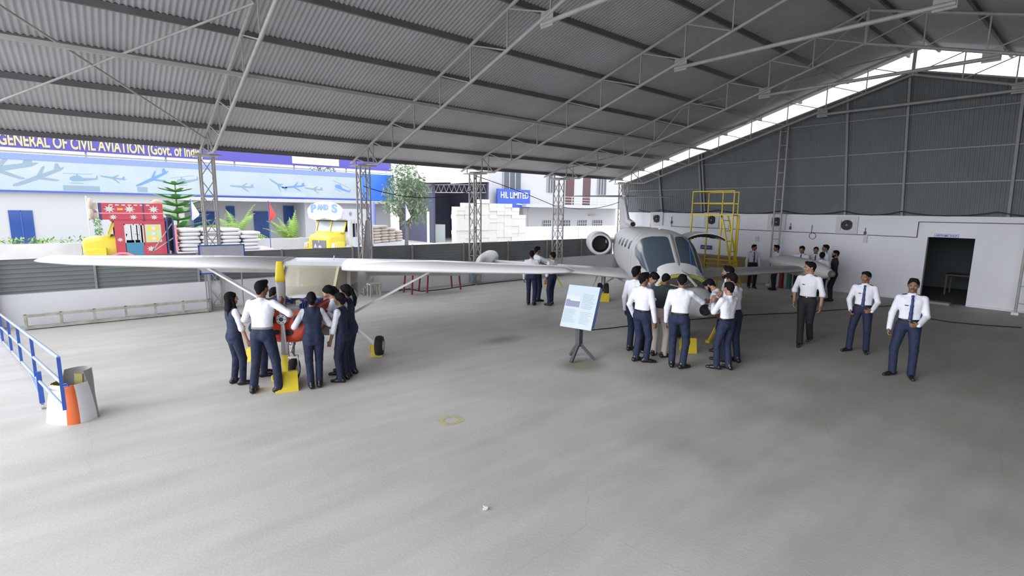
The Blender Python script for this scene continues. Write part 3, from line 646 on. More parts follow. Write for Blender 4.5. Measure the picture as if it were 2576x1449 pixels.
for x0, x1, z0, z1 in ((36.4, 39.0, 5.3, 7.6), (43.3, 44.6, 5.2, 7.3), (52.5, 54.2, 5.2, 7.3)):
    f = MB().box2(hl(x0, 45.9, z0), hl(x1, 46.0, z1)).build('window', mat('dim_window', (0.08, 0.09, 0.12), 0.3), t)
    g = MB()
    for q in range(4): x = x0+(x1-x0)*q/3; g.box2(hl(x-0.05, 45.86, z0), hl(x+0.05, 45.9, z1))
    g.build('window_bar', mat('curtain_grey', (0.45, 0.45, 0.47), 0.8), f)
for x0, x1, z0, z1 in ((43.8, 45.2, 1.0, 1.75), (46.9, 48.7, 1.0, 1.75), (50.2, 51.9, .95, 1.75), (53.2, 55.1, .8, 1.75)):
    f = MB().box2(hl(x0, 47.1, z0), hl(x1, 47.2, z1)).build('window', MATS['dim_window'], t)
    g = MB()
    for q in range(5): x = x0+(x1-x0)*q/4; g.box2(hl(x-0.025, 47.07, z0), hl(x+0.025, 47.1, z1))
    g.box2(hl(x0, 47.065, (z0+z1)/2-0.02), hl(x1, 47.07, (z0+z1)/2+0.02))
    g.build('window_grille', M_white, f)
for x0, x1, z in ((45.6, 47.0, 2.45), (52.2, 53.7, 2.4)): MB().box2(hl(x0, 46.9, z), hl(x1, 47.2, z+0.1)).build('sunshade', M_steel, t)
t = thing('company_sign', 'blue sign board with white letters reading HIL LIMITED', 'sign', (37.5, 45.3, 3.7))
MB().box2((-2.5, -0.1, -0.45), (2.35, 0.1, 1.62)).build('sign_panel', mat('sign_royal', (0.04, 0.10, 0.55), 0.5), t)
text('HIL LIMITED', 'sign_lettering', M_white, (-2.1, -0.13, 0.62), (1, 0, 0), (0, 0, 1), 0.98, 4.1, t, 0.015, depth=0.01)
MB().add([(0.2, -0.12, -0.05), (1.9, -0.12, -0.2), (2.1, -0.12, -0.12), (0.4, -0.12, 0.05)], [(0, 1, 2, 3)]).build('white_stroke', M_white, t)
for x in (-2.3, 2.2): MB().beam((x, 0, -0.3), (x, 0, -3.88), 0.1).build('post', M_steel, t)
# pale panel wall in front of the house
mb = MB(); 
t = thing('panel_wall', 'pale lavender panel wall standing in front of the two-storey block', 'wall', (32, 30, ZG))
for x0, x1 in ((-7.0, -3.2), (-3.15, -0.0), (0.05, 4.9)): MB().box2((x0, 0, 0), (x1, 0.1, 1.9)).build('wall_panel', mat('lavender_panel', (0.62, 0.64, 0.74), 0.7), t)
# ---- stack of white blocks
M_blk = mat('aerated_block', (0.62, 0.62, 0.60), 0.85, var=0.05, vscale=3)
me = MB().box((0, 0, 0), (0.655, 0.6, 0.255)).mesh('white_block', M_blk)
rnd = random.Random(21)
def hcol(c): return [13, 14, 14, 15, 14, 14, 14, 13, 11][c]
n = 0
for c in range(9):
    for r in range(hcol(c)):
        o = bpy.data.objects.new('white_block', me); COL.objects.link(o)
        o.location = (18.45+c*0.66+(0 if r % 2 else 0.0)+rnd.uniform(-.003, .003), 28+rnd.uniform(-.05, .05), ZG+0.13+r*0.256)
        o.rotation_euler = (0, 0, rnd.uniform(-.006, .006))
        tag(o, 'pale lightweight block in the tall white stack beside the lattice column', 'block', 'white blocks in the tall stack')
# ================================================================== trucks
M_ty = mat('truck_yellow', (0.68, 0.56, 0.05), 0.35, coat=0.3); M_tr = mat('truck_red', (0.42, 0.05, 0.075), 0.5); M_tw = mat('truck_white', (0.58, 0.59, 0.64), 0.45)
M_tp = mat('truck_pink', (0.70, 0.22, 0.28), 0.5); M_tb = mat('truck_navy', (0.03, 0.05, 0.16), 0.5); M_teal = mat('truck_teal', (0.05, 0.20, 0.32), 0.5)
M_star = mat('star_white', (0.50, 0.49, 0.47), 0.6); M_or = mat('truck_orange', (0.85, 0.40, 0.06), 0.5); M_beige = mat('crown_beige', (0.42, 0.34, 0.28), 0.7)
def star(mb, x, y, z, r, ax, mi=0, n=8):      # star in the side (ax='y') or front (ax='x') plane
    P = []
    for k in range(2*n):
        a = PI*k/n; q = r if k % 2 == 0 else r*0.45
        P.append((x+q*math.cos(a)*1.15, y, z+q*math.sin(a)) if ax == 'y' else (x, y+q*math.cos(a)*1.15, z+q*math.sin(a)))
    mb.add(P, [tuple(range(2*n))], mi)
def split_mb(mb, name, mats, par):       # every piece of a decoration its own mesh
    i = 0
    while i < len(mb.f):
        j = i; n_f = 6 if len(mb.f[i]) == 4 and i+5 < len(mb.f) else 1
        fs = mb.f[i:i+n_f]; ids = sorted({v for f in fs for v in f}); mp = {v: k for k, v in enumerate(ids)}
        q = MB(); q.add([mb.v[v] for v in ids], [tuple(mp[v] for v in f) for f in fs]); q.build(name, mats[mb.m[i]], par); i += n_f
def truck(name, label, loc, rz, body, accent, red):
    t = thing(name, label, 'truck', loc, rz); W = 1.0
    def P(nm, mb, m, par=None): return mb.build(nm, m, par or t)
    # hood
    secs = []
    for x, zt, w in ((0.0, 1.62, 0.62), (0.06, 1.78, 0.68), (0.5, 1.86, 0.74), (1.05, 1.93, 0.82)):
        secs.append([(x, -w, 0.75), (x, -w, zt-0.16), (x, -w+0.12, zt-0.03), (x, 0, zt+0.02), (x, w-0.12, zt-0.03), (x, w, zt-0.16), (x, w, 0.75)])
    P('hood', MB().loft(secs, smooth=False), M_ty)
    g = MB().box2((-0.03, -0.42, 0.85), (0.0, 0.42, 1.5)); gr = P('grille', g, mat('grille_grey', (0.16, 0.16, 0.2), 0.5))
    mb = MB(); mb.add([(-0.035, 0.32, 1.12), (-0.035, 0.12, 1.12), (-0.035, 0.22, 1.36)], [(0, 1, 2)]); mb.add([(-0.035, 0.05, 1.12), (-0.035, -0.18, 1.12), (-0.035, -0.1, 1.24), (-0.035, 0.0, 1.24)], [(0, 1, 2, 3)]); mb.box2((-0.04, -0.02, 1.38), (-0.035, 0.02, 1.5)); P('grille_mark', mb, M_star, gr)
    for s in (-1, 1):
        f = MB(); ring = []
        for x, zt in ((0.05, 1.20), (0.1, 1.34), (0.5, 1.40), (0.72, 1.40)): ring.append([(x, s*0.6, 0.72), (x, s*0.6, zt+0.06), (x, s*1.0, zt), (x, s*1.02, 0.72)])
        f.loft(ring, smooth=False); P('front_fender', f, M_ty)
        P('headlamp', MB().box((0.06, s*0.84, 1.22), (0.08, 0.2, 0.2)), M_star)
        a = MB(); A = [(1.22+0.62*math.cos(q), 0.55+0.66*math.sin(q)) for q in [PI*k/14 for k in range(15)]]
        for (x0, z0), (x1, z1) in zip(A[:-1], A[1:]): a.beam((x0, s*0.98, z0), (x1, s*0.98, z1), 0.16, 0.09)
        P('wheel_arch', a, M_tp if red else M_tw)
    P('bumper', MB().box((-0.12, 0, 0.66), (0.12, 2.1, 0.2)), M_tb)
    # cab shell : side panels with openings, back, roof
    z0, z1 = 0.95, 2.55
    for s in (-1, 1):
        c = MB(); y = s*W
        c.box2((1.05, y-0.03, z0), (1.36, y+0.03, z1)); c.box2((1.36, y-0.03, 2.38), (2.0, y+0.03, z1)); c.box2((2.0, y-0.03, z0), (2.75, y+0.03, z1)); sd = P('cab_side', c, body)
        d = MB(); d.box2((1.38, y-0.02, z0), (1.98, y+0.02, 1.62)); dr = P('door', d, M_teal if red else body)
        f = MB()
        for q in ((1.36, 1.62, 1.40, 2.38), (1.66, 1.62, 1.69, 2.38), (1.86, 1.62, 1.9, 2.38), (1.96, 1.62, 2.0, 2.38), (1.36, 2.34, 2.0, 2.38)): f.box2((q[0], y-0.035, q[1]), (q[2], y+0.035, q[3]))
        P('window_bar', f, M_star, dr)
        if red:
            e = MB(); yy2 = y+s*0.034
            e.box2((1.95, y-0.036, 0.95), (2.6, y+0.036, 1.5), 0)
            for (sx, sz, r) in ((1.2, 1.75, 0.1), (2.2, 1.35, 0.14)): star(e, sx, y+s*0.04, sz, r, 'y', 1)
            e.box2((2.05, y-0.036, 1.62), (2.6, y+0.036, 2.36), 2); e.box2((2.13, y-0.039, 1.7), (2.52, y+0.039, 1.88), 3); e.box2((2.13, y-0.039, 2.1), (2.52, y+0.039, 2.28), 3)
            for zz in (1.78, 1.98, 2.2): star(e, 2.33, y+s*0.043, zz, 0.09, 'y', 4, 6)
            split_mb(e, 'painted_decoration', [M_tr, M_star, mat('paint_green', (0.42, 0.55, 0.35), 0.6), mat('paint_amber', (0.80, 0.50, 0.08), 0.5), mat('paint_lilac', (0.62, 0.60, 0.85), 0.5)], sd)
    P('cab_back', MB().box2((2.70, -1, z0), (2.76, 1, z1)), M_tb)
    P('cab_roof', MB().box2((0.95, -1.02, 2.5), (2.78, 1.02, 2.56)), body)
    P('firewall', MB().box2((1.05, -1.0, 0.95), (1.12, 1.0, 1.92)), body)
    P('cab_floor', MB().box2((1.05, -1.0, 0.9), (2.76, 1.0, 0.97)), M_tb)
    P('seat', MB().box2((2.1, -0.9, 1.0), (2.6, 0.9, 1.45)).box2((2.5, -0.9, 1.45), (2.62, 0.9, 1.95)), M_tb)
    st = [(1.35+0.2*math.sin(a)*0.5, -0.45+0.2*math.cos(a), 1.75+0.2*math.sin(a)) for a in [2*PI*k/14 for k in range(15)]]
    P('steering_wheel', MB().tube(st, 0.02, 6), M_black)
    # windshield
    ws = MB(); ws.add([(0.88, -0.82, 1.92), (0.88, 0.82, 1.92), (1.1, 0.85, 2.5), (1.1, -0.85, 2.5)], [(0, 1, 2, 3)]); wo = P('windshield', ws, mat('truck_screen', (0.40, 0.45, 0.50), 0.15))
    f = MB()
    for a, b_ in (((0.86, -0.86, 1.9), (0.86, 0.86, 1.9)), ((1.09, -0.88, 2.5), (1.09, 0.88, 2.5)), ((0.86, -0.86, 1.9), (1.09, -0.88, 2.5)), ((0.86, 0.86, 1.9), (1.09, 0.88, 2.5)), ((0.86, 0, 1.9), (1.08, 0, 2.5))): f.beam(a, b_, 0.06)
    P('windshield_frame', f, M_ty, wo)
    mb = MB(); mb.box2((1.0, -0.98, 2.45), (1.12, 0.98, 2.56)); P('visor', mb, M_black)
    # crown
    if red:
        c = MB(); c.box2((0.62, -1.05, 2.56), (2.72, 1.05, 3.22)); cr = P('crown_box', c, M_tr)
        e = MB(); 
        for s in (-1, 1):
            y = s*1.055
            for sx in (0.95, 1.6, 2.4): star(e, sx, y+s*0.003, 2.98, 0.17, 'y', 0)
            for sx in (1.05, 1.7, 2.4): star(e, sx, y+s*0.003, 2.66, 0.12, 'y', 0)
            e.box2((1.2, y-0.004, 2.94), (1.38, y+0.004, 3.02), 1); e.box2((2.03, y-0.008, 2.5), (2.07, y+0.008, 3.22), 2); e.box2((0.62, y-0.006, 2.56), (0.7, y+0.006, 3.22), 2); e.box2((0.62, y-0.012, 2.79), (2.74, y+0.012, 2.84), 3)
            for k in range(7): e.box2((0.95+k*0.2, y-0.005, 3.12), (1.07+k*0.2, y+0.005, 3.17), 0)
        split_mb(e, 'painted_decoration', [M_star, M_or, M_tb, M_tp], cr)
        for zc, r, xx in ((3.22, 0.24, 0.38), (2.85, 0.24, 0.38)):
            mb = MB()
            for yy3 in np.linspace(-0.95, 0.95, 5): mb.ell((xx, yy3, zc-0.05), (0.1, 0.24, r), 0, 12, 8)
            mb.box2((xx-0.02, -1.05, zc-0.25), (xx+0.2, 1.05, zc)); P('crown_scallop', mb, M_beige, cr)
        P('crown_horn', MB().ell((2.55, -0.8, 3.25), (0.2, 0.15, 0.16), 0, 14, 8), M_beige, cr)
        mb = MB(); rr = random.Random(4)
        for k in range(160):
            p = V((0.55+rr.uniform(-.12, .12), -1.02+rr.uniform(-.1, .1), 2.3+rr.uniform(-.35, .3))); d = V((rr.uniform(-1, 1), rr.uniform(-1, 1), rr.uniform(-1, 1))).normalized(); s_ = d.cross(V((0, 0, 1))).normalized()*0.03; mb.add([p-s_, p+s_, p+d*0.1], [(0, 1, 2)])
        P('garland', mb, M_arau, cr)
    else:
        n = 16; top = [(1.08*math.cos(PI*k/n), 2.95+0.52*math.sin(PI*k/n)) for k in range(n+1)]
        poly2 = top+[(-1.0, 2.62), (-0.6, 2.50), (0, 2.62), (0.6, 2.50), (1.0, 2.62)]
        c = MB(); c.prism(poly2, (0.50, 0, 0), (0, 1, 0), (0, 0, 1), 0.12); cr = P('crown_board', c, M_tw)
        P('crown_box', MB().box2((0.6, -1.0, 2.56), (2.7, 1.0, 3.1)), M_tw, cr)
        for bodyt, y0, z_, sz, wd in (('P', 0.86, 2.92, 0.42, 0.34), ('AND', 0.42, 3.05, 0.26, 0.7), ('S', -0.46, 2.92, 0.42, 0.34)):
            text(bodyt, 'crown_lettering', mat('letter_blue', (0.16, 0.26, 0.60), 0.5), (0.49, y0, z_), (0, -1, 0), (0, 0, 1), sz*1.35, wd, cr, 0.03, depth=0.006)
        e = MB()
        for s in (-1, 1): star(e, 1.3, s*1.02, 2.85, 0.14, 'y', 0); star(e, 2.3, s*1.02, 2.8, 0.1, 'y', 1)
        for yy4 in (-0.55, -0.2, 0.2, 0.55): star(e, 0.488, yy4, 2.72, 0.10, 'x', 2)
        split_mb(e, 'painted_decoration', [M_pic2, M_tp, mat('pale_gold', (0.75, 0.7, 0.6), 0.6)], cr)
        q = MB()
        for k in range(2): q.beam((1.3+k*0.25, -1.06, 2.55), (1.15+k*0.6, -1.12, 1.0), 0.02)
        P('rope', q, M_star)
    # braces behind the cab
    mb = MB(); mb.beam((2.2, -1.02, 1.2), (3.0, -1.02, 2.4), 0.04); mb.beam((2.2, -1.02, 1.2), (3.1, -1.02, 1.85), 0.04); P('brace', mb, M_steel)
    mb = MB(); mb.box2((3.0, -1.1, 1.15), (3.06, 1.1, 2.65)); mb.box2((2.78, -1.1, 1.1), (2.84, 1.1, 2.6)); P('headboard', mb, M_tb)
    P('headboard_face', MB().box2((3.06, -1.12, 1.15), (3.14, 1.12, 2.3)), M_tp if red else M_tw)
    # bed
    L = 7.0
    P('bed', MB().box2((3.1, -1.15, 1.05), (L, 1.15, 1.18)), M_tw)
    s = MB(); 
    for y in (-1.15, 1.15): s.box2((3.1, y-0.03, 0.85), (L, y+0.03, 1.12))
    P('bed_side', s, M_tr if red else M_tw)
    P('chassis', MB().box2((0.2, -0.45, 0.6), (L-0.1, 0.45, 0.85)), M_black)
    P('step', MB().box2((2.0, -1.1, 0.78), (3.3, -0.95, 0.95)), M_tp if red else M_tw)
    for x in (1.22, 5.4):
        for s in (-1, 1):
            wv = MB().cyl((x, s*0.72, 0.5), (x, s*1.0, 0.5), 0.5, n=24); wo = P('wheel', wv, M_rubber)
            P('rim', MB().cyl((x, s*1.0, 0.5), (x, s*1.02, 0.5), 0.26, n=16), M_steel, wo)
    return t
truck('cargo_truck', 'truck with yellow hood and painted red wooden cab, loaded with sacks', (-0.42, 27.0, ZG), 0.0, M_tr, M_ty, True)
truck('cargo_truck', 'truck with yellow hood and white arched crown lettered P AND S', (8.85, 26.3, ZG), math.atan2(.53, .85), M_tw, M_ty, False)
# sacks
def sack_mesh(nm, m):
    vs = []; nu, nv = 18, 10
    def se(a, p): return math.copysign(abs(a)**p, a)
    rings = []
    for j in range(nv+1):
        ph = -PI/2+PI*j/nv
        rings.append([(0.40*se(math.cos(ph), .45)*se(math.cos(2*PI*i/nu), .5), 0.30*se(math.cos(ph), .45)*se(math.sin(2*PI*i/nu), .5), 0.088*se(math.sin(ph), .8)) for i in range(nu)])
    return MB().loft(rings).mesh(nm, m)
sk = sack_mesh('cement_sack', mat('sack_white', (0.55, 0.55, 0.57), 0.8, bump=0.3, bscale=9)); sk2 = sack_mesh('cement_sack', mat('sack_cream', (0.54, 0.49, 0.45), 0.8, bump=0.3, bscale=9, col2=(0.52, 0.41, 0.38), vscale=1))
def sacks(me, base, rz, cols, rows, tops, label, group, seed):
    rnd = random.Random(seed); c, s = math.cos(rz), math.sin(rz)
    for i in range(cols):
        for j in range(tops[i]):
            for q in range(2):
                lx = 3.6+i*0.80+(0.0 if j % 2 else 0.06)+rnd.uniform(-.03, .03); ly = -0.83+q*0.62; lz = 1.18+0.09+j*0.165
                o = bpy.data.objects.new('cement_sack', me); COL.objects.link(o)
                o.location = (base[0]+lx*c-ly*s, base[1]+lx*s+ly*c, base[2]+lz); o.rotation_euler = (rnd.uniform(-.03, .03), rnd.uniform(-.03, .03), rz+rnd.uniform(-.05, .05))
                tag(o, label, 'sack', group)
sacks(sk, (-0.42, 27.0, ZG), 0, 4, 6, [6, 6, 6, 5], 'plump white sack in the load on the truck with the red cab', 'sacks on the red-cab truck', 1)
sacks(sk2, (8.85, 26.3, ZG), math.atan2(.53, .85), 4, 6, [6, 6, 5, 4], 'cream sack in the load on the truck with the white crown', 'sacks on the white-crown truck', 2)
# ================================================================== aircraft
M_ac = mat('aircraft_white', (0.78, 0.78, 0.80), 0.28, coat=0.3); M_acd = mat('aircraft_dirty', (0.60, 0.58, 0.58), 0.5, var=0.2, vscale=2)
M_jet = mat('jet_grey', (0.60, 0.61, 0.62), 0.38, var=0.06, vscale=1.2); M_jd = mat('jet_grey_dark', (0.36, 0.36, 0.38), 0.4)
M_red = mat('cowl_red', (0.60, 0.055, 0.025), 0.3, coat=0.4); M_chrome = mat('gear_silver', (0.6, 0.6, 0.6), 0.3, 0.7)
M_eng = mat('engine_blue', (0.02, 0.04, 0.20), 0.45); M_prim = mat('zinc_primer', (0.40, 0.42, 0.06), 0.6)
AF = [(0, 0), (.015, .030), (.06, .058), (.15, .082), (.3, .092), (.5, .078), (.75, .042), (1, .002), (.75, -.012), (.5, -.030), (.3, -.038), (.15, -.038), (.05, -.026), (.012, -.013)]
def wheel(mb_t, c, r, w, par, ax='x'):
    c = V(c); d = V((w/2, 0, 0))
    rings = []
    for u, q in ((-1, .80), (-.9, .93), (-.5, 1), (0, 1.01), (.5, 1), (.9, .93), (1, .80)):
        rings.append([c+V((u*w/2, r*q*math.cos(2*PI*i/24), r*q*math.sin(2*PI*i/24))) for i in range(24)])
    o = MB().loft(rings).build('tyre', M_rubber, par)
    MB().cyl(c-d*1.04, c+d*1.04, r*0.48, n=18).build('wheel_hub', M_chrome, o)
    return o
# ---------------------------------------------------------- small high-wing plane
ang1 = math.atan2(-.578, .816)
P1 = thing('high_wing_plane', 'white high-wing propeller plane with red lower cowling and yellow-tipped propeller', 'airplane', (2.41, 8.72, 0), ang1)
ROLL = 0.016
def wz(x): return 1.80-ROLL*x
for s in (-1, 1):
    rings = []
    for x, c, y0, th in ((0.56, 1.63, 1.15, 1), (2.3, 1.63, 1.15, 1), (4.3, 1.25, 1.20, .95), (4.85, 1.12, 1.24, .85), (5.0, 0.9, 1.32, .5), (5.06, .6, 1.45, .15)):
        rings.append([(s*x, y0+a*c, wz(s*x)-0.02+h*c*th*1.05+(0.02 if x > 4.4 else 0)) for a, h in AF])
    if s < 0: rings = [list(reversed(r)) for r in rings]
    w = MB().loft(rings).build('wing', M_ac, P1)
    a = math.radians(32); f = MB(); x0, x1 = s*0.7, s*2.75
    for (y_, z_) in ((0, 0),):
        d = V((0, math.cos(a), -math.sin(a)))
        f.beam(V(((x0+x1)/2, 2.35, wz((x0+x1)/2)-0.07)), V(((x0+x1)/2, 2.35, wz((x0+x1)/2)-0.07))+d*0.42, abs(x1-x0), 0.05)
    f.build('flap', M_acd, P1)
    st = MB(); p = V((s*2.25, 1.75, wz(s*2.25)-0.05)); q = V((s*0.52, 1.55, 0.78)); st.beam(p, q, 0.11, 0.035, upv=(0, 0, 1)); st.build('wing_strut', M_ac, P1)
    lg = MB(); A = [(s*0.42, 1.5, 0.68), (s*0.75, 1.5, 0.50), (s*1.06, 1.48, 0.24)]
    for u, v in zip(A[:-1], A[1:]): lg.beam(u, v, 0.10, 0.03)
    lg.cyl((s*1.02, 1.47, 0.2), (s*1.2, 1.47, 0.2), 0.02); lg.build('main_gear_leg', M_ac, P1)
    wheel(None, (s*1.16, 1.47, 0.2), 0.2, 0.15, P1)
    sb = []
    for x, c, y0 in ((0.06, 0.95, 5.55), (1.35, 0.7, 5.68), (1.42, 0.5, 5.78)): sb.append([(s*x, y0+a_*c, 1.12+h*c*0.6) for a_, h in AF])
    if s < 0: sb = [list(reversed(r)) for r in sb]
    MB().loft(sb).build('tailplane', M_acd, P1)
# cabin roof and fuselage
def fus(y, zt, zb, hw, n=28, ex=0.75):
    R_ = []
    for i in range(n):
        t = 2*PI*i/n; cx, sz = math.sin(t), math.cos(t)
        R_.append((hw*math.copysign(abs(cx)**ex, cx), y, (zt+zb)/2+(zt-zb)/2*math.copysign(abs(sz)**ex, sz)))
    return R_
secs = [fus(0.72, 1.33, 0.62, .50), fus(1.1, 1.34, 0.6, .53), fus(1.6, 1.36, 0.6, .53), fus(2.6, 1.34, 0.63, .50)]
MB().loft(secs).build('lower_cabin', M_acd, P1)
secs = [fus(2.6, 1.84, 0.63, .50), fus(3.2, 1.62, 0.68, .40), fus(4.2, 1.42, 0.76, .27), fus(5.4, 1.24, 0.88, .14), fus(6.4, 1.12, 0.96, .06)]
MB().loft(secs).build('tail_cone', M_acd, P1)
rf = MB(); rf.loft([[(x, 1.22+0.05*abs(x), 1.83-ROLL*x), (x, 1.35, 1.885-ROLL*x), (x, 2.0, 1.90-ROLL*x), (x, 2.7, 1.84-ROLL*x), (x, 2.7, 1.78-ROLL*x), (x, 1.3, 1.78-ROLL*x)] for x in (-.57, -.3, 0, .3, .57)], smooth=False); rf.build('cabin_roof', M_ac, P1)
for x in (-0.5, 0.5):
    MB().beam((x*0.96, 0.80, 1.33), (x, 1.18, 1.82-ROLL*x), 0.045).build('door_post', mat('aged_cream', (0.50, 0.47, 0.34), 0.6), P1)
    MB().beam((x, 1.9, 1.33), (x, 1.95, 1.82-ROLL*x), 0.06).build('door_post', M_ac, P1)
    MB().beam((x, 2.55, 1.33), (x, 2.6, 1.82-ROLL*x), 0.08).build('door_post', M_ac, P1)
m_plexi = mat('hazed_plexiglass', (0.55, 0.52, 0.42), 0.25, alpha=0.62)
ws = MB(); N = 12; r0 = []; r1 = []; r2 = []
for i in range(N+1):
    u = -1+2*i/N; x = 0.50*u; yo = 0.35*(u*u)
    r0.append((x*0.97, 0.62+0.22*u*u, 1.34)); r1.append((x, 0.88+0.16*u*u, 1.60)); r2.append((x*1.02, 1.17+0.06*u*u, 1.83-ROLL*x))
ws.loft([r0, r1, r2], closed=False, caps=(False, False)); ws.build('windshield', m_plexi, P1)
for x in (-0.515, 0.515):
    f = MB(); f.add([(x, 0.86, 1.34), (x, 2.55, 1.34), (x, 2.6, 1.80-ROLL*x), (x, 1.2, 1.80-ROLL*x)], [(0, 1, 2, 3)]); f.build('side_window', m_plexi, P1)
MB().box((0, 1.75, 1.16), (0.9, 0.5, 0.2)).box((-0.24, 2.0, 1.42), (0.38, 0.1, 0.5)).box((0.24, 2.0, 1.42), (0.38, 0.1, 0.5)).build('seat', mat('seat_beige', (0.42, 0.36, 0.26), 0.9), P1)
MB().box((0, 0.98, 1.36), (0.9, 0.12, 0.2)).build('instrument_panel', M_dsteel, P1)
# firewall rim and scuttle
sc_ = MB(); sc_.loft([[(0.50*math.cos(PI*i/16)*(1.0 if y > .6 else .97), y, 1.16+zz*math.sin(PI*i/16)) for i in range(17)] for y, zz in ((0.42, 0.19), (0.46, 0.22), (0.75, 0.215))], closed=False, caps=(False, False)); sc_.build('scuttle_panel', M_ac, P1)
MB().prism([(0.47*math.cos(PI*i/16), 0.0+0.2*math.sin(PI*i/16)) for i in range(17)]+[(-0.47, -0.5), (0.47, -0.5)], (0, 0.52, 1.16), (1, 0, 0), (0, 0, 1), 0.02).build('firewall', M_steel, P1)
# cowling lower half
def U(y, hw, zb, zt, n=22, r=1.0):
    P = []
    for i in range(n+1):
        t = PI*i/n; c, s = math.cos(t), math.sin(t)
        P.append((hw*math.copysign(abs(c)**0.7, c), y, zt-(zt-zb)*abs(s)**0.75))
    return P
cw = [U(-0.27, .33, .80, 1.26), U(-0.25, .40, .74, 1.29), U(-0.15, .45, .70, 1.31), U(0.1, .485, .66, 1.32), U(0.75, .50, .64, 1.32)]
co = MB().loft(cw, closed=False, caps=(False, False)); face = U(-0.27, .33, .80, 1.26); co.add(face, [tuple(range(len(face)))])
ci = [[(p[0]*0.96, p[1]+0.02, p[2]+0.015) for p in r] for r in cw]; co.loft(ci, closed=False, caps=(False, False)); co.build('lower_cowling', M_red, P1)
def oval(mb, c, rx, rz, n=18, dep=0.02): mb.prism([(rx*math.cos(2*PI*i/n), rz*math.sin(2*PI*i/n)) for i in range(n)], c, (1, 0, 0), (0, 0, 1), dep)
for c, rx, rz in (((-0.23, -0.275, 1.12), .085, .075), ((0.23, -0.275, 1.12), .085, .075), ((0.05, -0.275, 0.90), .075, .05), ((-0.14, -0.275, 0.91), .05, .04)):
    o = MB(); oval(o, c, rx, rz); o.build('air_inlet', M_black, P1)
o = MB()
for k in range(9): o.cyl((0.418+.0*k, -0.10+0.06*k, 1.25+0.0*k), (0.418, -0.09+0.06*k, 1.25), 0.0, 0.0) if False else None
e = MB(); e.box((0, 0.15, 1.14), (0.5, 0.55, 0.26)); e.cyl((0, -0.28, 1.15), (0, 0.0, 1.15), 0.075, 0.12, 16); e.build('crankcase', M_steel, P1)
for s in (-1, 1):
    for y in (-0.02, 0.26):
        c = MB()
        for k in range(6): c.box((s*(0.20+k*0.04), y, 1.24), (0.018, 0.21, 0.2))
        c.box((s*0.30, y, 1.24), (0.25, 0.15, 0.14)); c.box((s*0.41, y, 1.31), (0.06, 0.19, 0.12)); c.build('cylinder', M_eng, P1)
c = MB()
for s in (-1, 1):
    for k in range(4): c.tube([(s*0.38, -0.05+0.1*k, 1.37), (s*0.2, 0.0+0.1*k, 1.40), (s*0.05, 0.2+0.05*k, 1.31)], 0.012, 6)
c.build('ignition_lead', M_eng, P1); MB().box((0.12, 0.12, 1.32), (0.10, 0.10, 0.09)).build('magneto', M_steel, P1); MB().box((-0.15, 0.32, 1.32), (0.12, 0.1, 0.09)).build('magneto', M_steel, P1)
# propeller
pr = MB().cyl((0, -0.30, 1.15), (0, -0.42, 1.15), 0.085, 0.08, 24).build('propeller_hub', mat('prop_grey', (0.42, 0.43, 0.46), 0.4, 0.3), P1)
hb = MB(); hb.cyl((0, -0.421, 1.15), (0, -0.425, 1.15), 0.035, n=16)
for k in range(6): hb.cyl((0.06*math.cos(PI*k/3), -0.421, 1.15+0.06*math.sin(PI*k/3)), (0.06*math.cos(PI*k/3), -0.425, 1.15+0.06*math.sin(PI*k/3)), 0.009, n=8)
hb.build('hub_bolt', M_black, pr)
for s in (1, -1):
    def ring(r):
        c = 0.08+0.065*math.sin(min(1, r/0.55)*PI/2) if r < .6 else 0.145-0.06*((r-.6)/.29)**1.5
        th = 0.05*(1-r)+0.012; a = math.radians(50-38*r)
        P = []
        for i in range(14):
            t = 2*PI*i/14; u, w_ = c/2*math.cos(t), th/2*math.sin(t); P.append((s*(u*math.cos(a)-w_*math.sin(a)), -0.36+(u*math.sin(a)+w_*math.cos(a)), 1.15+s*r*1.04))
        return P
    b1 = MB().loft([ring(r) for r in (0.04, .12, .2, .3, .4, .5, .57)]).build('propeller_blade', MATS['prop_grey'], P1)
    MB().loft([ring(r) for r in (.57, .65, .74, .82, .86, .885)]).build('blade_tip', M_yellow, b1)
# nose gear
g = MB(); g.cyl((0, 0, 0.42), (0, 0.06, 0.85), 0.03, 0.035, 12); g.cyl((0, 0, 0.62), (0, 0.02, 0.74), 0.055, n=12); g.build('nose_strut', M_chrome, P1)
g = MB()
for s in (-1, 1): g.beam((s*0.08, 0, 0.19), (s*0.08, 0, 0.40), 0.03, 0.02)
g.beam((-0.09, 0, 0.42), (0.09, 0, 0.42), 0.05); g.cyl((-0.1, 0, 0.19), (0.1, 0, 0.19), 0.015); g.build('nose_fork', M_ac, P1)
g = MB()
for s in (-1, 1): g.beam((s*0.05, -0.05, 0.66), (s*0.02, -0.13, 0.55), 0.02); g.beam((s*0.05, -0.04, 0.44), (s*0.02, -0.13, 0.55), 0.02)
g.build('torque_link', M_chrome, P1)
wheel(None, (0, 0, 0.19), 0.19, 0.13, P1)
# fin
fn = MB(); rr = []
for z, y0, c in ((1.1, 5.05, 1.45), (1.35, 5.45, 1.1), (2.45, 6.0, 0.72), (2.58, 6.08, 0.6)): rr.append([(h*c*0.55-0.01, y0+a*c, z) for a, h in AF])
fn.loft(rr).build('tail_fin', mat('fin_brown', (0.34, 0.27, 0.27), 0.5, col2=(0.45, 0.42, 0.44), vscale=1.5), P1)
MB().tube([(0.3, 1.6, 1.9), (0.3, 1.65, 1.98)], 0.01).build('antenna', M_white, P1)
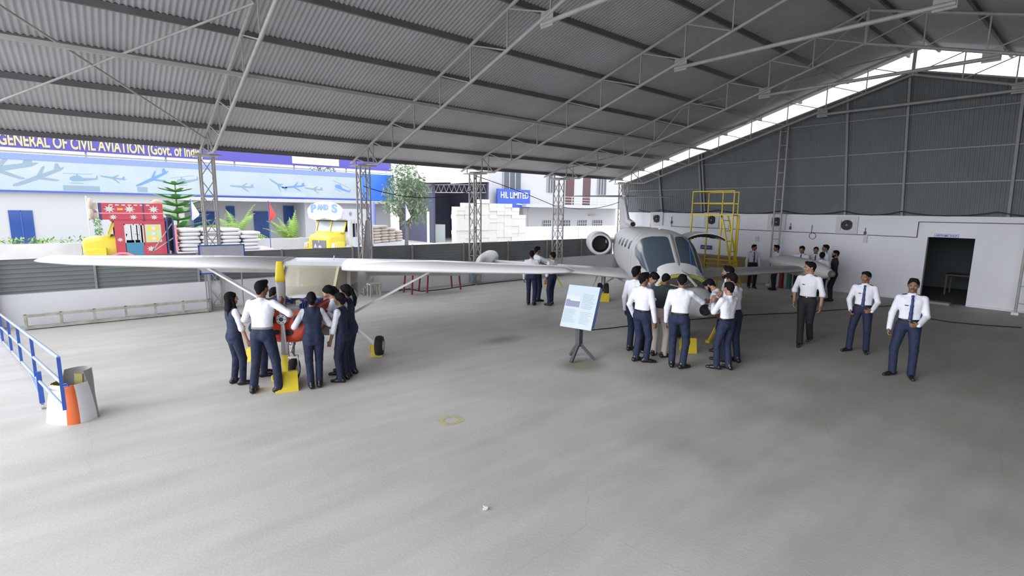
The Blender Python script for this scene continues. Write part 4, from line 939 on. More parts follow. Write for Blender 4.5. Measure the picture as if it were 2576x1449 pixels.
# ---------------------------------------------------------- jet
ang2 = math.atan2(-.714, .70)+math.radians(1.8)
P2 = thing('business_jet', 'grey twin-engine business jet with tip tanks and its nose bay open', 'airplane', (9.1, 5.08, 0), ang2)
yk = np.array([0, .12, .5, 1.0, 1.6, 2.1, 2.5, 2.9, 3.3, 3.8, 4.4, 6, 8, 9.5, 10.8, 12, 13.0])
zt_ = np.array([1.14, 1.22, 1.33, 1.40, 1.47, 1.54, 1.80, 2.08, 2.34, 2.42, 2.45, 2.45, 2.42, 2.35, 2.24, 2.08, 1.95])
zb_ = np.array([.92, .86, .78, .74, .73, .72, .72, .72, .72, .72, .72, .72, .75, .87, 1.08, 1.35, 1.55])
hw_ = np.array([.11, .18, .31, .43, .54, .63, .68, .72, .75, .78, .80, .80, .78, .68, .52, .34, .18])
_yd = np.arange(-1, 14.01, 0.02)
def _sm(v):
    q = np.interp(_yd, yk, v); k = np.exp(-0.5*(np.arange(-25, 26)*0.02/0.13)**2); k /= k.sum(); e = np.pad(q, 25, mode='edge'); r = np.convolve(e, k, 'valid'); w = np.clip(_yd/0.5, 0, 1); return q*(1-w)+r*w
_zt, _zb, _hw = _sm(zt_), _sm(zb_), _sm(hw_)
def fp(y): return float(np.interp(y, _yd, _zt)), float(np.interp(y, _yd, _zb)), float(np.interp(y, _yd, _hw))
def surf(y, t, off=0.0):          # t: 0 top, + towards the right-hand side of the aircraft (-x)
    zt, zb, hw = fp(y); s, c = math.sin(t), math.cos(t); ex = 0.86
    hz = (zt-zb)/2; return V((-(hw+off)*math.copysign(abs(s)**ex, s), y, (zt+zb)/2+(hz+off)*math.copysign(abs(c)**ex, c)))
NT = 64
def jloft(y0, y1, step, name, m, tl=None, caps=(True, True)):
    ys = np.linspace(y0, y1, max(2, int(round((y1-y0)/step))+1)); mb = MB()
    if tl is None: rings = [[surf(y, 2*PI*i/NT) for i in range(NT)] for y in ys]; mb.loft(rings, caps=caps)
    else: rings = [[surf(y, tl+(2*PI-2*tl)*i/NT) for i in range(NT+1)] for y in ys]; mb.loft(rings, closed=False, caps=(False, False))
    return mb.build(name, m, P2)
jloft(0.0, 0.78, 0.13, 'nose_cone', M_jet)
c = MB().cyl((0, -0.005, 1.03), (0, -0.03, 1.03), 0.118, 0.105, 24); c.cyl((0, -0.03, 1.03), (0, -0.16, 1.03), 0.1, 0.02, 24); c.build('nose_tip', mat('nose_black', (0.02, 0.02, 0.022), 0.2), P2)
BAY0, BAY1, TL = 0.78, 1.78, math.radians(68)
jloft(BAY0, BAY1, 0.125, 'bay_skin', M_jet, tl=TL)
jloft(BAY1, 13.0, 0.1, 'fuselage', M_jet)
mb = MB(); mb.loft([[surf(y, TL+(2*PI-2*TL)*i/24, -0.03) for i in range(25)] for y in np.linspace(BAY0, BAY1, 5)], closed=False, caps=(False, False)); mb.build('bay_lining', M_prim, P2)
mb = MB(); mb.tube([surf(BAY1-0.01, -TL-0.1+(2*TL+.2)*i/20, 0.0) for i in range(21)], 0.022, 8); mb.tube([surf(BAY1-0.03, -TL+2*TL*i/20, -0.03) for i in range(21)], 0.02, 6)
for s in (-1, 1): mb.tube([surf(BAY0+(BAY1-BAY0)*i/6, s*TL, -0.005) for i in range(7)], 0.018, 6)
mb.tube([surf(BAY0+0.01, -TL+2*TL*i/14, -0.02) for i in range(15)], 0.015, 6); mb.build('bay_rim', M_prim, P2)
bp_ = MB().prism([(q.x, q.z) for q in [surf(BAY1-0.04, 2*PI*i/32, -0.05) for i in range(32)]], (0, BAY1-0.04, 0), (1, 0, 0), (0, 0, 1), 0.01).build('rear_bulkhead', M_dsteel, P2)
rnd = random.Random(31)
for k in range(14):
    x = rnd.uniform(-.38, .38); y = rnd.uniform(0.95, 1.6); s_ = (rnd.uniform(.08, .2), rnd.uniform(.08, .22), rnd.uniform(.08, .22))
    MB().box((x*(0.5+0.5*y/1.6), y, 1.02+rnd.uniform(0, .18)), s_).build('equipment_box', [M_black, M_dsteel, M_steel, M_prim][k % 4], P2)
mb = MB()
for k in range(9):
    a = V((rnd.uniform(-.35, .35), rnd.uniform(.9, 1.2), rnd.uniform(1.1, 1.25))); b_ = V((rnd.uniform(-.4, .4), rnd.uniform(1.4, 1.7), rnd.uniform(1.1, 1.35))); mb.tube([a, a.lerp(b_, .5)+V((0, 0, .08)), b_], 0.014, 6)
mb.build('bay_hose', mat('hose_cream', (0.45, 0.42, 0.34), 0.6), P2)
# windshield panes
def pane(pts, name, m, off=0.006, par=None, rings=12, sub=10):
    B = []
    for i in range(len(pts)):
        a, b_ = pts[i], pts[(i+1) % len(pts)]
        for k in range(sub): B.append((a[0]+(b_[0]-a[0])*k/sub, a[1]+(b_[1]-a[1])*k/sub))
    for _ in range(3): B = [((B[i-1][0]+2*B[i][0]+B[(i+1) % len(B)][0])/4, (B[i-1][1]+2*B[i][1]+B[(i+1) % len(B)][1])/4) for i in range(len(B))]
    cy_ = sum(p[0] for p in B)/len(B); ct = sum(p[1] for p in B)/len(B)
    rs = [[surf(cy_+(y-cy_)*k/rings, math.radians(ct+(t-ct)*k/rings), off) for y, t in B] for k in range(1, rings+1)]
    mb = MB(); mb.loft(rs, caps=(True, False)); return mb.build(name, m, par or P2)
m_scr = mat('jet_glass', (0.06, 0.085, 0.11), 0.16, spec=0.5); m_frame = mat('window_seal', (0.42, 0.44, 0.47), 0.5)
LP = [(2.12, 4), (3.22, 4), (3.33, 22), (3.6, 36), (4.0, 50), (4.05, 66), (3.75, 80), (3.0, 84), (2.45, 72), (2.2, 45)]
for s in (1, -1):
    pts = [(y, s*t) for y, t in LP]
    if s < 0: pts = pts[::-1]
    big = [(3.1+(y-3.1)*1.07, s*42+(t-s*42)*1.07 if abs(t) > 6 else t) for y, t in pts]
    fr_ = pane(big, 'windshield_frame', m_frame, 0.008); pane(pts, 'windshield_pane', m_scr, 0.016, fr_)
mb = MB(); mb.tube([surf(2.02+0.16*i, 0, 0.02) for i in range(9)], 0.03, 8); mb.build('center_post', M_chrome, P2)
mb = MB(); mb.tube([surf(2.15+0.14*i, math.radians(-22-1.5*i), 0.014) for i in range(9)], 0.012, 6); mb.build('blue_film_edge', mat('blue_film', (0.02, 0.15, 0.6), 0.3), P2)
mb = MB(); mb.tube([(0.0, 2.0, 1.56), (0.01, 1.6, 1.52), (0.02, 1.1, 1.44), (0.02, 0.82, 1.39)], 0.03, 8); mb.build('air_duct', mat('duct_grey', (0.42, 0.41, 0.38), 0.4), P2)
mb = MB(); P = []
for j in range(7):
    y = 1.80+0.09*j
    P.append([surf(y, math.radians(-50+100*i/16), 0.012+0.05*math.sin(PI*i/16)*math.sin(PI*(j+.6)/7.2)) for i in range(17)])
mb.loft(P, closed=False, caps=(False, False)); mb.build('nose_deck_cover', M_ac, P2)
for k in range(4):
    y = 5.0+0.72*k
    for s in (1, -1):
        pts = [(y-0.14, s*58), (y+0.14, s*58), (y+0.14, s*76), (y-0.14, s*76)]; pane(pts if s > 0 else pts[::-1], 'cabin_window', m_scr, 0.006, rings=4, sub=5)
mb = MB()
for y in (4.35, 4.85): mb.tube([surf(y, math.radians(a), 0.002) for a in range(30, 110, 8)], 0.006, 4)
mb.build('panel_seam', M_jd, P2)
for x, y, z, h in ((0, 5.6, 2.44, 0.26), (0.1, 6.5, 2.44, 0.1), (-0.05, 4.4, 2.44, 0.04)): MB().beam((x, y, z), (x, y+h*0.3, z+h), 0.05, 0.02).build('blade_antenna', M_white, P2)
# belly fairing
mb = MB(); mb.loft([fus(y, 0.98, zb, hw, ex=.8) for y, zb, hw in ((4.6, .80, .3), (5.2, .68, .72), (6.5, .64, .86), (8, .66, .8), (9, .8, .4))]); mb.build('belly_fairing', M_jd, P2)
for s in (-1, 1):
    rings = []
    for x, c, y0, z in ((0.5, 2.5, 5.5, 0.90), (1.2, 2.3, 5.65, .95), (4.95, 1.45, 6.5, 1.14)): rings.append([(s*x, y0+a*c, z+h*c*0.85) for a, h in AF])
    if s < 0: rings = [list(reversed(r)) for r in rings]
    MB().loft(rings).build('wing', M_jet, P2)
    tk = []
    for y, r in ((5.45, .075), (5.52, .10), (5.75, .17), (6.1, .24), (6.6, .29), (7.2, .305), (8.2, .30), (8.9, .24), (9.5, .13), (9.9, .03)): tk.append([(s*5.22+r*math.cos(2*PI*i/24), y, 1.18+r*1.02*math.sin(2*PI*i/24)) for i in range(24)])
    if s < 0: tk = [list(reversed(r)) for r in tk]
    to = MB().loft(tk).build('tip_tank', M_jet, P2)
    n_ = MB(); n_.cyl((s*5.22, 5.50, 1.18), (s*5.22, 5.42, 1.18), 0.10, 0.085, 20); n_.build('tank_nose_cap', mat('dull_olive', (0.12, 0.14, 0.12), 0.4), to)
    MB().cyl((s*5.22, 5.42, 1.18), (s*5.22, 5.40, 1.18), 0.03, n=12).build('landing_light', mat('brassy', (0.5, 0.4, 0.25), 0.3, 0.5), to)
    # engine
    ec = V((s*1.22, 0, 1.74)); en = []
    prof = [(8.78, .30), (8.72, .36), (8.75, .40), (8.95, .43), (9.5, .44), (10.3, .42), (10.9, .34), (11.1, .27)]
    for y, r in prof: en.append([ec+V((r*math.cos(2*PI*i/32), y, r*math.sin(2*PI*i/32))) for i in range(32)])
    eo = MB().loft(en, caps=(False, True)).build('engine_nacelle', M_jet, P2)
    inn = [[ec+V((r*math.cos(2*PI*i/32), y, r*math.sin(2*PI*i/32))) for i in range(32)] for y, r in ((8.78, .30), (8.9, .275), (9.2, .27))]
    MB().loft(inn, caps=(False, True)).build('inlet_duct', M_black, eo)
    mb = MB(); mb.tube([ec+V((.345*math.cos(2*PI*i/32), 8.725, .345*math.sin(2*PI*i/32))) for i in range(33)], 0.035, 8); mb.build('inlet_lip', M_ac, eo)
    mb = MB(); mb.loft([[(s*0.6, 9.1, 1.78), (s*0.6, 9.1, 1.92), (s*1.0, 9.1, 1.88), (s*1.0, 9.1, 1.76)], [(s*0.6, 10.6, 1.8), (s*0.6, 10.6, 1.9), (s*1.0, 10.6, 1.86), (s*1.0, 10.6, 1.78)]], smooth=False); mb.build('engine_pylon', M_jet, P2)
    # main gear
    mb = MB(); mb.cyl((s*1.25, 7.05, 0.28), (s*1.25, 7.0, 0.95), 0.05, n=12); mb.cyl((s*1.25, 7.02, 0.5), (s*1.25, 7.0, 0.9), 0.07, n=12); mb.cyl((s*1.25, 7.0, 0.5), (s*0.75, 7.0, 0.85), 0.025); mb.cyl((s*1.05, 7.05, 0.28), (s*1.4, 7.05, 0.28), 0.03); mb.build('main_gear_leg', M_chrome, P2)
    MB().beam((s*1.42, 6.95, 0.9), (s*1.62, 6.9, 0.35), 0.32, 0.02, upv=(1, 0, 0)).build('gear_door', M_jet, P2)
    for q in (-.11, .11): wheel(None, (s*1.25+q, 7.05, 0.27), 0.27, 0.14, P2)
    # stabiliser
    rings = []
    for x, c, y0 in ((0.02, 1.15, 11.95), (2.05, 0.72, 12.45), (2.1, .6, 12.5)): rings.append([(s*x, y0+a*c, 3.56+h*c*0.5) for a, h in AF])
    if s < 0: rings = [list(reversed(r)) for r in rings]
    MB().loft(rings).build('tailplane', M_jd, P2)
rr = []
for z, y0, c in ((2.15, 9.6, 3.1), (2.45, 10.1, 2.7), (3.35, 11.5, 1.75), (3.6, 11.85, 1.5)): rr.append([(h*c*0.62-0.012*c, y0+a*c, z) for a, h in AF])
MB().loft(rr).build('tail_fin', M_jet, P2)
mb = MB(); mb.loft([[(r*math.cos(2*PI*i/16), y, 3.58+r*math.sin(2*PI*i/16)) for i in range(16)] for y, r in ((11.55, .02), (11.75, .07), (12.6, .08), (13.4, .02))]); mb.build('tail_bullet', M_jet, P2)
mb = MB(); mb.cyl((0, 9.35, 2.46), (0, 10.4, 2.52), 0.11, 0.14, 16); mb.build('dorsal_scoop', M_jet, P2); MB().cyl((0, 9.345, 2.46), (0, 9.34, 2.46), 0.085, n=14).build('scoop_opening', M_black, P2)
# nose gear
mb = MB(); mb.cyl((0, 1.95, 0.2), (0, 1.95, 0.8), 0.045, n=12); mb.cyl((0, 1.95, 0.5), (0, 2.5, 0.76), 0.02); mb.cyl((-.1, 1.95, .2), (.1, 1.95, .2), 0.02); mb.build('nose_gear_leg', M_chrome, P2); wheel(None, (0, 1.95, 0.21), 0.21, 0.13, P2)
# upper clamshell door, raised
mb = MB(); R0 = []; R1 = []
for i in range(13):
    a = math.radians(150-115*i/12); R0.append((1.12+0.62*math.cos(a), 0, 2.02+0.36*math.sin(a))); R1.append((1.12+0.60*math.cos(a), 0, 1.985+0.35*math.sin(a)))
lo = [[(p[0], y, p[2]) for p in R0+R1[::-1]] for y in (4.05, 4.95)]
mb.loft(lo, smooth=False); dr = mb.build('upper_door', M_jet, P2)
mb = MB()
for i in range(2, 10): q = R1[i]; mb.box((q[0], 4.35+0.05*(i % 3), q[2]-0.05), (0.07, 0.3, 0.06))
mb.tube([(p[0], 4.04, p[2]) for p in R1], 0.022, 6); mb.build('door_mechanism', M_black, dr)
mb = MB(); mb.loft([[(0.80, y, 0.95), (0.84, y, 0.93), (1.45, y, 0.62), (1.43, y, 0.58), (0.80, y, 0.88)] for y in (4.05, 4.95)], smooth=False); mb.build('lower_door', M_jet, P2)
# ---------------------------------------------------------- chocks
def chock(loc, rz, label, w=0.34, L=0.34, h=0.28):
    t = thing('wheel_chock', label, 'wheel chock', (loc[0], loc[1], 0), rz)
    MB().prism([(-L/2, 0), (L/2, 0), (L/2-0.03, h*0.25), (0.05, h), (-0.02, h), (-L/2, 0.02)], (w/2, 0, 0.0), (0, 1, 0), (0, 0, 1), -w) .build('wedge', M_yellow, t)
    MB().tube([(w/2-.05, 0, h*0.8), (w/2+0.04, 0, h*0.8), (w/2+0.04, 0.05, h*0.55), (w/2-0.05, 0.05, h*0.55)], 0.012, 6).build('handle', M_yellow, t)
    return t
chock(G(950, 893), ang1+PI, "yellow wedge chock in front of the small plane's main wheel", 0.22, 0.26, 0.24)
chock(G(722, 975), ang1+PI+0.35, "large yellow wedge chock under the small plane's nose wheel", 0.34, 0.48, 0.28)
chock(G(640, 905), ang1+PI, 'yellow wedge chock behind the legs of the man at the propeller', 0.22, 0.26, 0.24)
chock(G(1730, 884), ang2+PI, 'yellow wedge chock by the jet nose wheel', 0.30, 0.3, 0.30)
chock(G(1517, 757), ang2+PI, "yellow wedge chock in front of the jet's main wheel left of the cabin", 0.36, 0.3, 0.26)
tag(MB().box2(G(1500, 752)+V((0.1, .4, 0)), G(1500, 752)+V((.5, .7, .22))).build('tool_case', M_dsteel), "dark case on the floor behind the chock of the jet's main wheel", 'case')
for px, py, rz, L, lb in ((1782, 862, 1.9, 0.9, 'yellow tow bar leaning from the floor towards the jet nose'),):
    g0 = G(px, py); mb = MB(); mb.beam(g0+V((0, 0, 0.03)), g0+V((0.25, -0.15, 0.62)), 0.045); mb.box(g0+V((0, 0, 0.03)), (0.1, 0.1, 0.06)); tag(mb.build('tow_bar', M_yellow), lb, 'tow bar')
g0 = G(1415, 722); mb = MB(); mb.beam(g0+V((0, 0, .02)), g0+V((-.25, .25, .55)), 0.05); mb.beam(g0+V((-.5, .5, .02)), g0+V((-.25, .25, .55)), 0.05); tag(mb.build('trestle', M_yellow), 'small yellow trestle standing under the left wing of the jet', 'trestle')
# ================================================================== loose things in the hangar
# information board
bx = G(1455, 905)
t = thing('information_board', 'tilted white information board on a black three-legged post', 'board', bx, 0)
MB().beam((0, 0, 0.28), (0, 0, 0.86), 0.10).build('post', M_dsteel, t)
for a in (math.radians(195), math.radians(315), math.radians(75)): MB().beam((0.03*math.cos(a), 0.03*math.sin(a), 0.32), (0.30*math.cos(a), 0.30*math.sin(a), 0.025), 0.06, 0.05).build('leg', M_dsteel, t)
az = math.radians(196); n_ = V((math.cos(az)*math.cos(0.42), math.sin(az)*math.cos(0.42), math.sin(0.42))); rx = V((math.sin(az)*-1, math.cos(az), 0))*-1; rx = V((-math.sin(az), math.cos(az), 0)); 
upb = n_.cross(rx).normalized() if n_.cross(rx).z > 0 else -n_.cross(rx).normalized(); rx = upb.cross(n_).normalized()
cb = V((0, 0, 1.06))
Rb = Matrix((rx, upb, n_)).transposed()
def bb(x, y, w_, h_, z, th, name, m, par): return MB().box(cb+Rb @ V((x, y, z)), (w_, h_, th), 0, Rb).build(name, m, par)
pn = bb(0, 0, 0.67, 0.86, 0.0, 0.03, 'board_panel', mat('board_pale', (0.48, 0.56, 0.64), 0.4), t)
bb(0.03, 0.03, 0.64, 0.80, -0.05, 0.03, 'backing_board', mat('backing_blue', (0.10, 0.16, 0.50), 0.5), t)
bb(-0.17, 0.06, 0.30, 0.14, 0.017, 0.003, 'picture', mat('picture_grey', (0.22, 0.24, 0.36), 0.5), pn); bb(-0.17, 0.17, 0.30, 0.09, 0.017, 0.003, 'picture', mat('picture_sky', (0.55, 0.62, 0.72), 0.5), pn)
bb(-0.12, 0.12, 0.22, 0.02, 0.019, 0.003, 'picture_mark', M_white, pn)
mb = MB(); rnd = random.Random(9)
for k in range(11): w_ = 0.28*rnd.uniform(.7, 1); mb.box(cb+Rb @ V((0.02+w_/2, 0.26-0.028*k, 0.0165)), (w_, 0.007, 0.002), 0, Rb)
for k in range(10): w_ = 0.29*rnd.uniform(.7, 1); mb.box(cb+Rb @ V((-0.32+w_/2, -0.07-0.028*k, 0.0165)), (w_, 0.006, 0.002), 0, Rb)
for k in range(9): w_ = 0.26*rnd.uniform(.6, 1); mb.box(cb+Rb @ V((0.04+w_/2, -0.10-0.028*k, 0.0165)), (w_, 0.006, 0.002), 0, Rb)
mb.build('printed_text', mat('print_grey', (0.25, 0.33, 0.42), 0.6), pn)
# blue railing on a caster leg
t = thing('blue_railing', 'blue tubular hand railing with a caster leg at the left edge of the floor', 'railing', (-0.76, 9.4, 0))
def rp(x, y, dep):      # point at camera distance dep along the sight line
    r = ray(x, y); p = V((r[0]*dep, r[1]*dep, CH+r[2]*dep)); return p
A0 = rp(163, 1029, 5.9); A1 = rp(30, 885, 9.55); L0 = V((-0.76, 9.4, 0)); dz = V((0, 0, 0.62))
t.location = (A0.x, A0.y, 0); O3 = V(t.location); dirv = (A1-A0)
M_lb = mat('pale_blue_paint', (0.35, 0.42, 0.78), 0.45)
E1 = A0+dirv*1.75
for k, h in (('top', 1.0), ('mid', 0.52), ('low', 0.02)): MB().cyl(A0-O3+dz*h, E1-O3+dz*h, 0.02, n=8).build('rail', M_lb, t)
for u in (0.0, 0.42, 0.73, 1.0, 1.3, 1.6): MB().beam(A0-O3+dirv*u-V((0, 0, 0.01)), A0-O3+dirv*u+dz, 0.035).build('post', M_blue, t)
q = A0+dirv*0.36-O3; lg = MB().beam(q+V((0, 0, 0.15)), V((q.x, q.y, 0.09)), 0.055).build('caster_leg', M_blue, t)
MB().cyl((q.x-.015, q.y, 0.04), (q.x+.015, q.y, 0.04), 0.04, n=14).build('caster', M_chrome, lg)
MB().beam(A0-O3+dirv*0.55, V((q.x, q.y, 0.16)), 0.03).build('diagonal_brace', M_lb, t)
MB().beam(A0+dirv*1.5-O3+V((0, 0, 0.1)), V(((A0+dirv*1.5-O3).x, (A0+dirv*1.5-O3).y, 0.0)), 0.055).build('caster_leg', M_blue, t)
MB().tube([A0-O3+V((0.0, 0, .30)), A0-O3+V((.05, -.04, .31)), A0-O3+V((.06, -.045, .28)), A0-O3+V((.01, -.01, .27))], 0.008, 6).build('latch_ring', M_blue, t)
# cowling standing on the floor
g1 = G(190, 1050); t = thing('engine_cowling', 'white upright engine cowling with a wide orange stripe, standing open end up', 'cowling', g1, math.radians(-48))
def ucut(z, hw, dp, n=20):     # D section, open towards +y
    P = []
    for i in range(n+1):
        a = PI+PI*i/n; c, s = math.cos(a), math.sin(a); P.append((hw*math.copysign(abs(c)**.6, c), dp*math.copysign(abs(s)**.7, s), z))
    return P
zs = [(0, .30, .30), (.15, .285, .285), (.3, .26, .27), (.45, .225, .25), (.52, .20, .24)]
M_orange = mat('stripe_orange', (0.68, 0.13, 0.03), 0.35)
def mis(k, i): return 1 if 12 <= i <= 15 else 0
mb = MB(); outer = [[(x, y+0.05, z) for x, y, z in ucut(z, hw, dp)] for z, hw, dp in zs]; mb.loft(outer, closed=False, caps=(False, False), mis=mis)
mb.build('shell', [M_ac, M_orange], t)
mb = MB(); inner = [[(x*.95, y*.95+0.055, z) for x, y, z in ucut(z, hw, dp)] for z, hw, dp in zs]; mb.loft(inner, closed=False, caps=(False, False)); mb.build('inner_shell', M_prim, t)
mb = MB(); bk = []
for z, hw, dp in ((0, .30, .12), (.3, .26, .14), (.52, .2, .2), (.66, .15, .22)): bk.append([(hw*math.cos(a)*1.0, 0.05+dp*math.sin(a), z) for a in [PI*i/14 for i in range(15)]])
mb.loft(bk, closed=False, caps=(False, False)); mb.build('back_panel', mat('cowl_grey', (0.40, 0.38, 0.40), 0.5), t)
MB().beam((0.02, 0.06, 0.1), (0.02, 0.10, 0.60), 0.13, 0.02, upv=(0, 1, 0)).build('inner_panel', mat('olive_panel', (0.22, 0.20, 0.05), 0.6), t)
# yellow maintenance platform
t = thing('maintenance_platform', 'tall yellow maintenance platform with guard rails and ladder behind the jet', 'platform', (17.3, 9.4, 0))
zd = 2.84; X0, X1, Y0, Y1 = -0.55, 0.55, -0.40, 0.74
for x in (X0, X1):
    for y in (Y0, Y1):
        MB().beam((x, y, 0.02), (x, y, zd), 0.045).build('leg', M_yellow, t); MB().beam((x, y, zd), (x, y, 3.66), 0.03).build('guard_post', M_yellow, t)
MB().box(((X0+X1)/2, (Y0+Y1)/2, zd), (X1-X0, Y1-Y0, 0.05)).build('deck', M_yellow, t)
for z, w_ in ((3.66, .035), (3.25, .03)):
    mb = MB(); mb.beam((X0, Y0, z), (X0, Y1, z), w_); mb.beam((X1, Y0, z), (X1, Y1, z), w_); mb.beam((X0, Y1, z), (X1, Y1, z), w_); mb.build('guard_rail', M_yellow, t)
mb = MB(); 
for z in (1.15, 1.0): mb.beam((X0, Y0-0.6, z), (X0, Y1, z), 0.04)
mb.beam((X1, Y0, 1.2), (X1, Y1, 1.2), 0.04); mb.build('cross_rail', M_yellow, t)
lo = MB(); la0 = (X0, Y0, zd); la1 = (X0-0.1, Y0-0.62, 0.02)
for dx in (-0.0, 0.42): MB().beam((X0+dx, Y0, zd), (X0+dx, Y0-0.75, 0.02), 0.045).build('ladder_rail', M_yellow, t)
for k in range(8): u = (k+0.5)/8; MB().beam((X0, Y0-0.75*u, zd*(1-u)), (X0+0.42, Y0-0.75*u, zd*(1-u)), 0.03).build('rung', M_yellow, t)
for dx in (0, 0.42): MB().beam((X0+dx, Y0-0.4, zd), (X0+dx, Y0-0.4, 0.02), 0.04).build('ladder_leg', M_yellow, t)
MB().beam((X0, Y0-0.4, zd), (X0, Y0, zd), 0.04).build('ladder_link', M_yellow, t)
mb = MB(); mb.beam((X0, Y0-0.4, zd), (X0, Y0-0.4, 3.66), 0.03); mb.beam((X0, Y0-0.4, 3.66), (X0, Y0, 3.66), 0.03); mb.beam((X0, Y0-.4, 3.25), (X0, Y0, 3.25), 0.03); mb.build('guard_post', M_yellow, t)
# brown crates against the end wall and a small blue sign
for i, (y, l, h, lb) in enumerate(((12.9, 2.0, 1.0, 'long brown crate against the end wall behind the jet cabin'), (10.85, 1.9, 1.0, 'long brown crate between the yellow platform and the ladder column'))):
    t = thing('storage_crate', lb, 'crate', (21.3, y, 0))
    MB().box((0, 0, h/2), (0.8, l, h)).build('crate_body', mat('crate_brown', (0.26, 0.19, 0.11), 0.8, var=0.2, vscale=2), t); MB().box((0, 0, h+0.02), (0.86, l+.06, 0.04)).build('lid', MATS['crate_brown'], t)
t = thing('shop_sign', 'small dark blue sign on the end wall above the brown crates', 'sign', (21.77, 12.35, 1.35)); MB().box((0, 0, 0), (0.03, 0.55, 0.18)).build('sign_panel', mat('navy_sign', (0.02, 0.04, 0.2), 0.5), t)
mb = MB(); mb.box((-0.017, 0, 0.0), (0.003, 0.42, 0.03)); mb.build('sign_line', M_pic, t)
for y, c_, lb in ((8.55, (0.30, 0.02, 0.03), 'red fire extinguisher standing at the foot of the ladder column'), (8.25, (0.02, 0.16, 0.12), 'green gas cylinder standing beside the red extinguisher')):
    t = thing('gas_cylinder', lb, 'cylinder', (20.9, y, 0)); m_ = mat('cyl%d' % int(y*100), c_, 0.4)
    MB().cyl((0, 0, 0), (0, 0, 0.6), 0.09, n=16).ell((0, 0, 0.6), (0.09, 0.09, 0.07)).build('cylinder_body', m_, t); MB().cyl((0, 0, 0.66), (0, 0, 0.76), 0.025, n=10).build('valve', M_chrome, t)
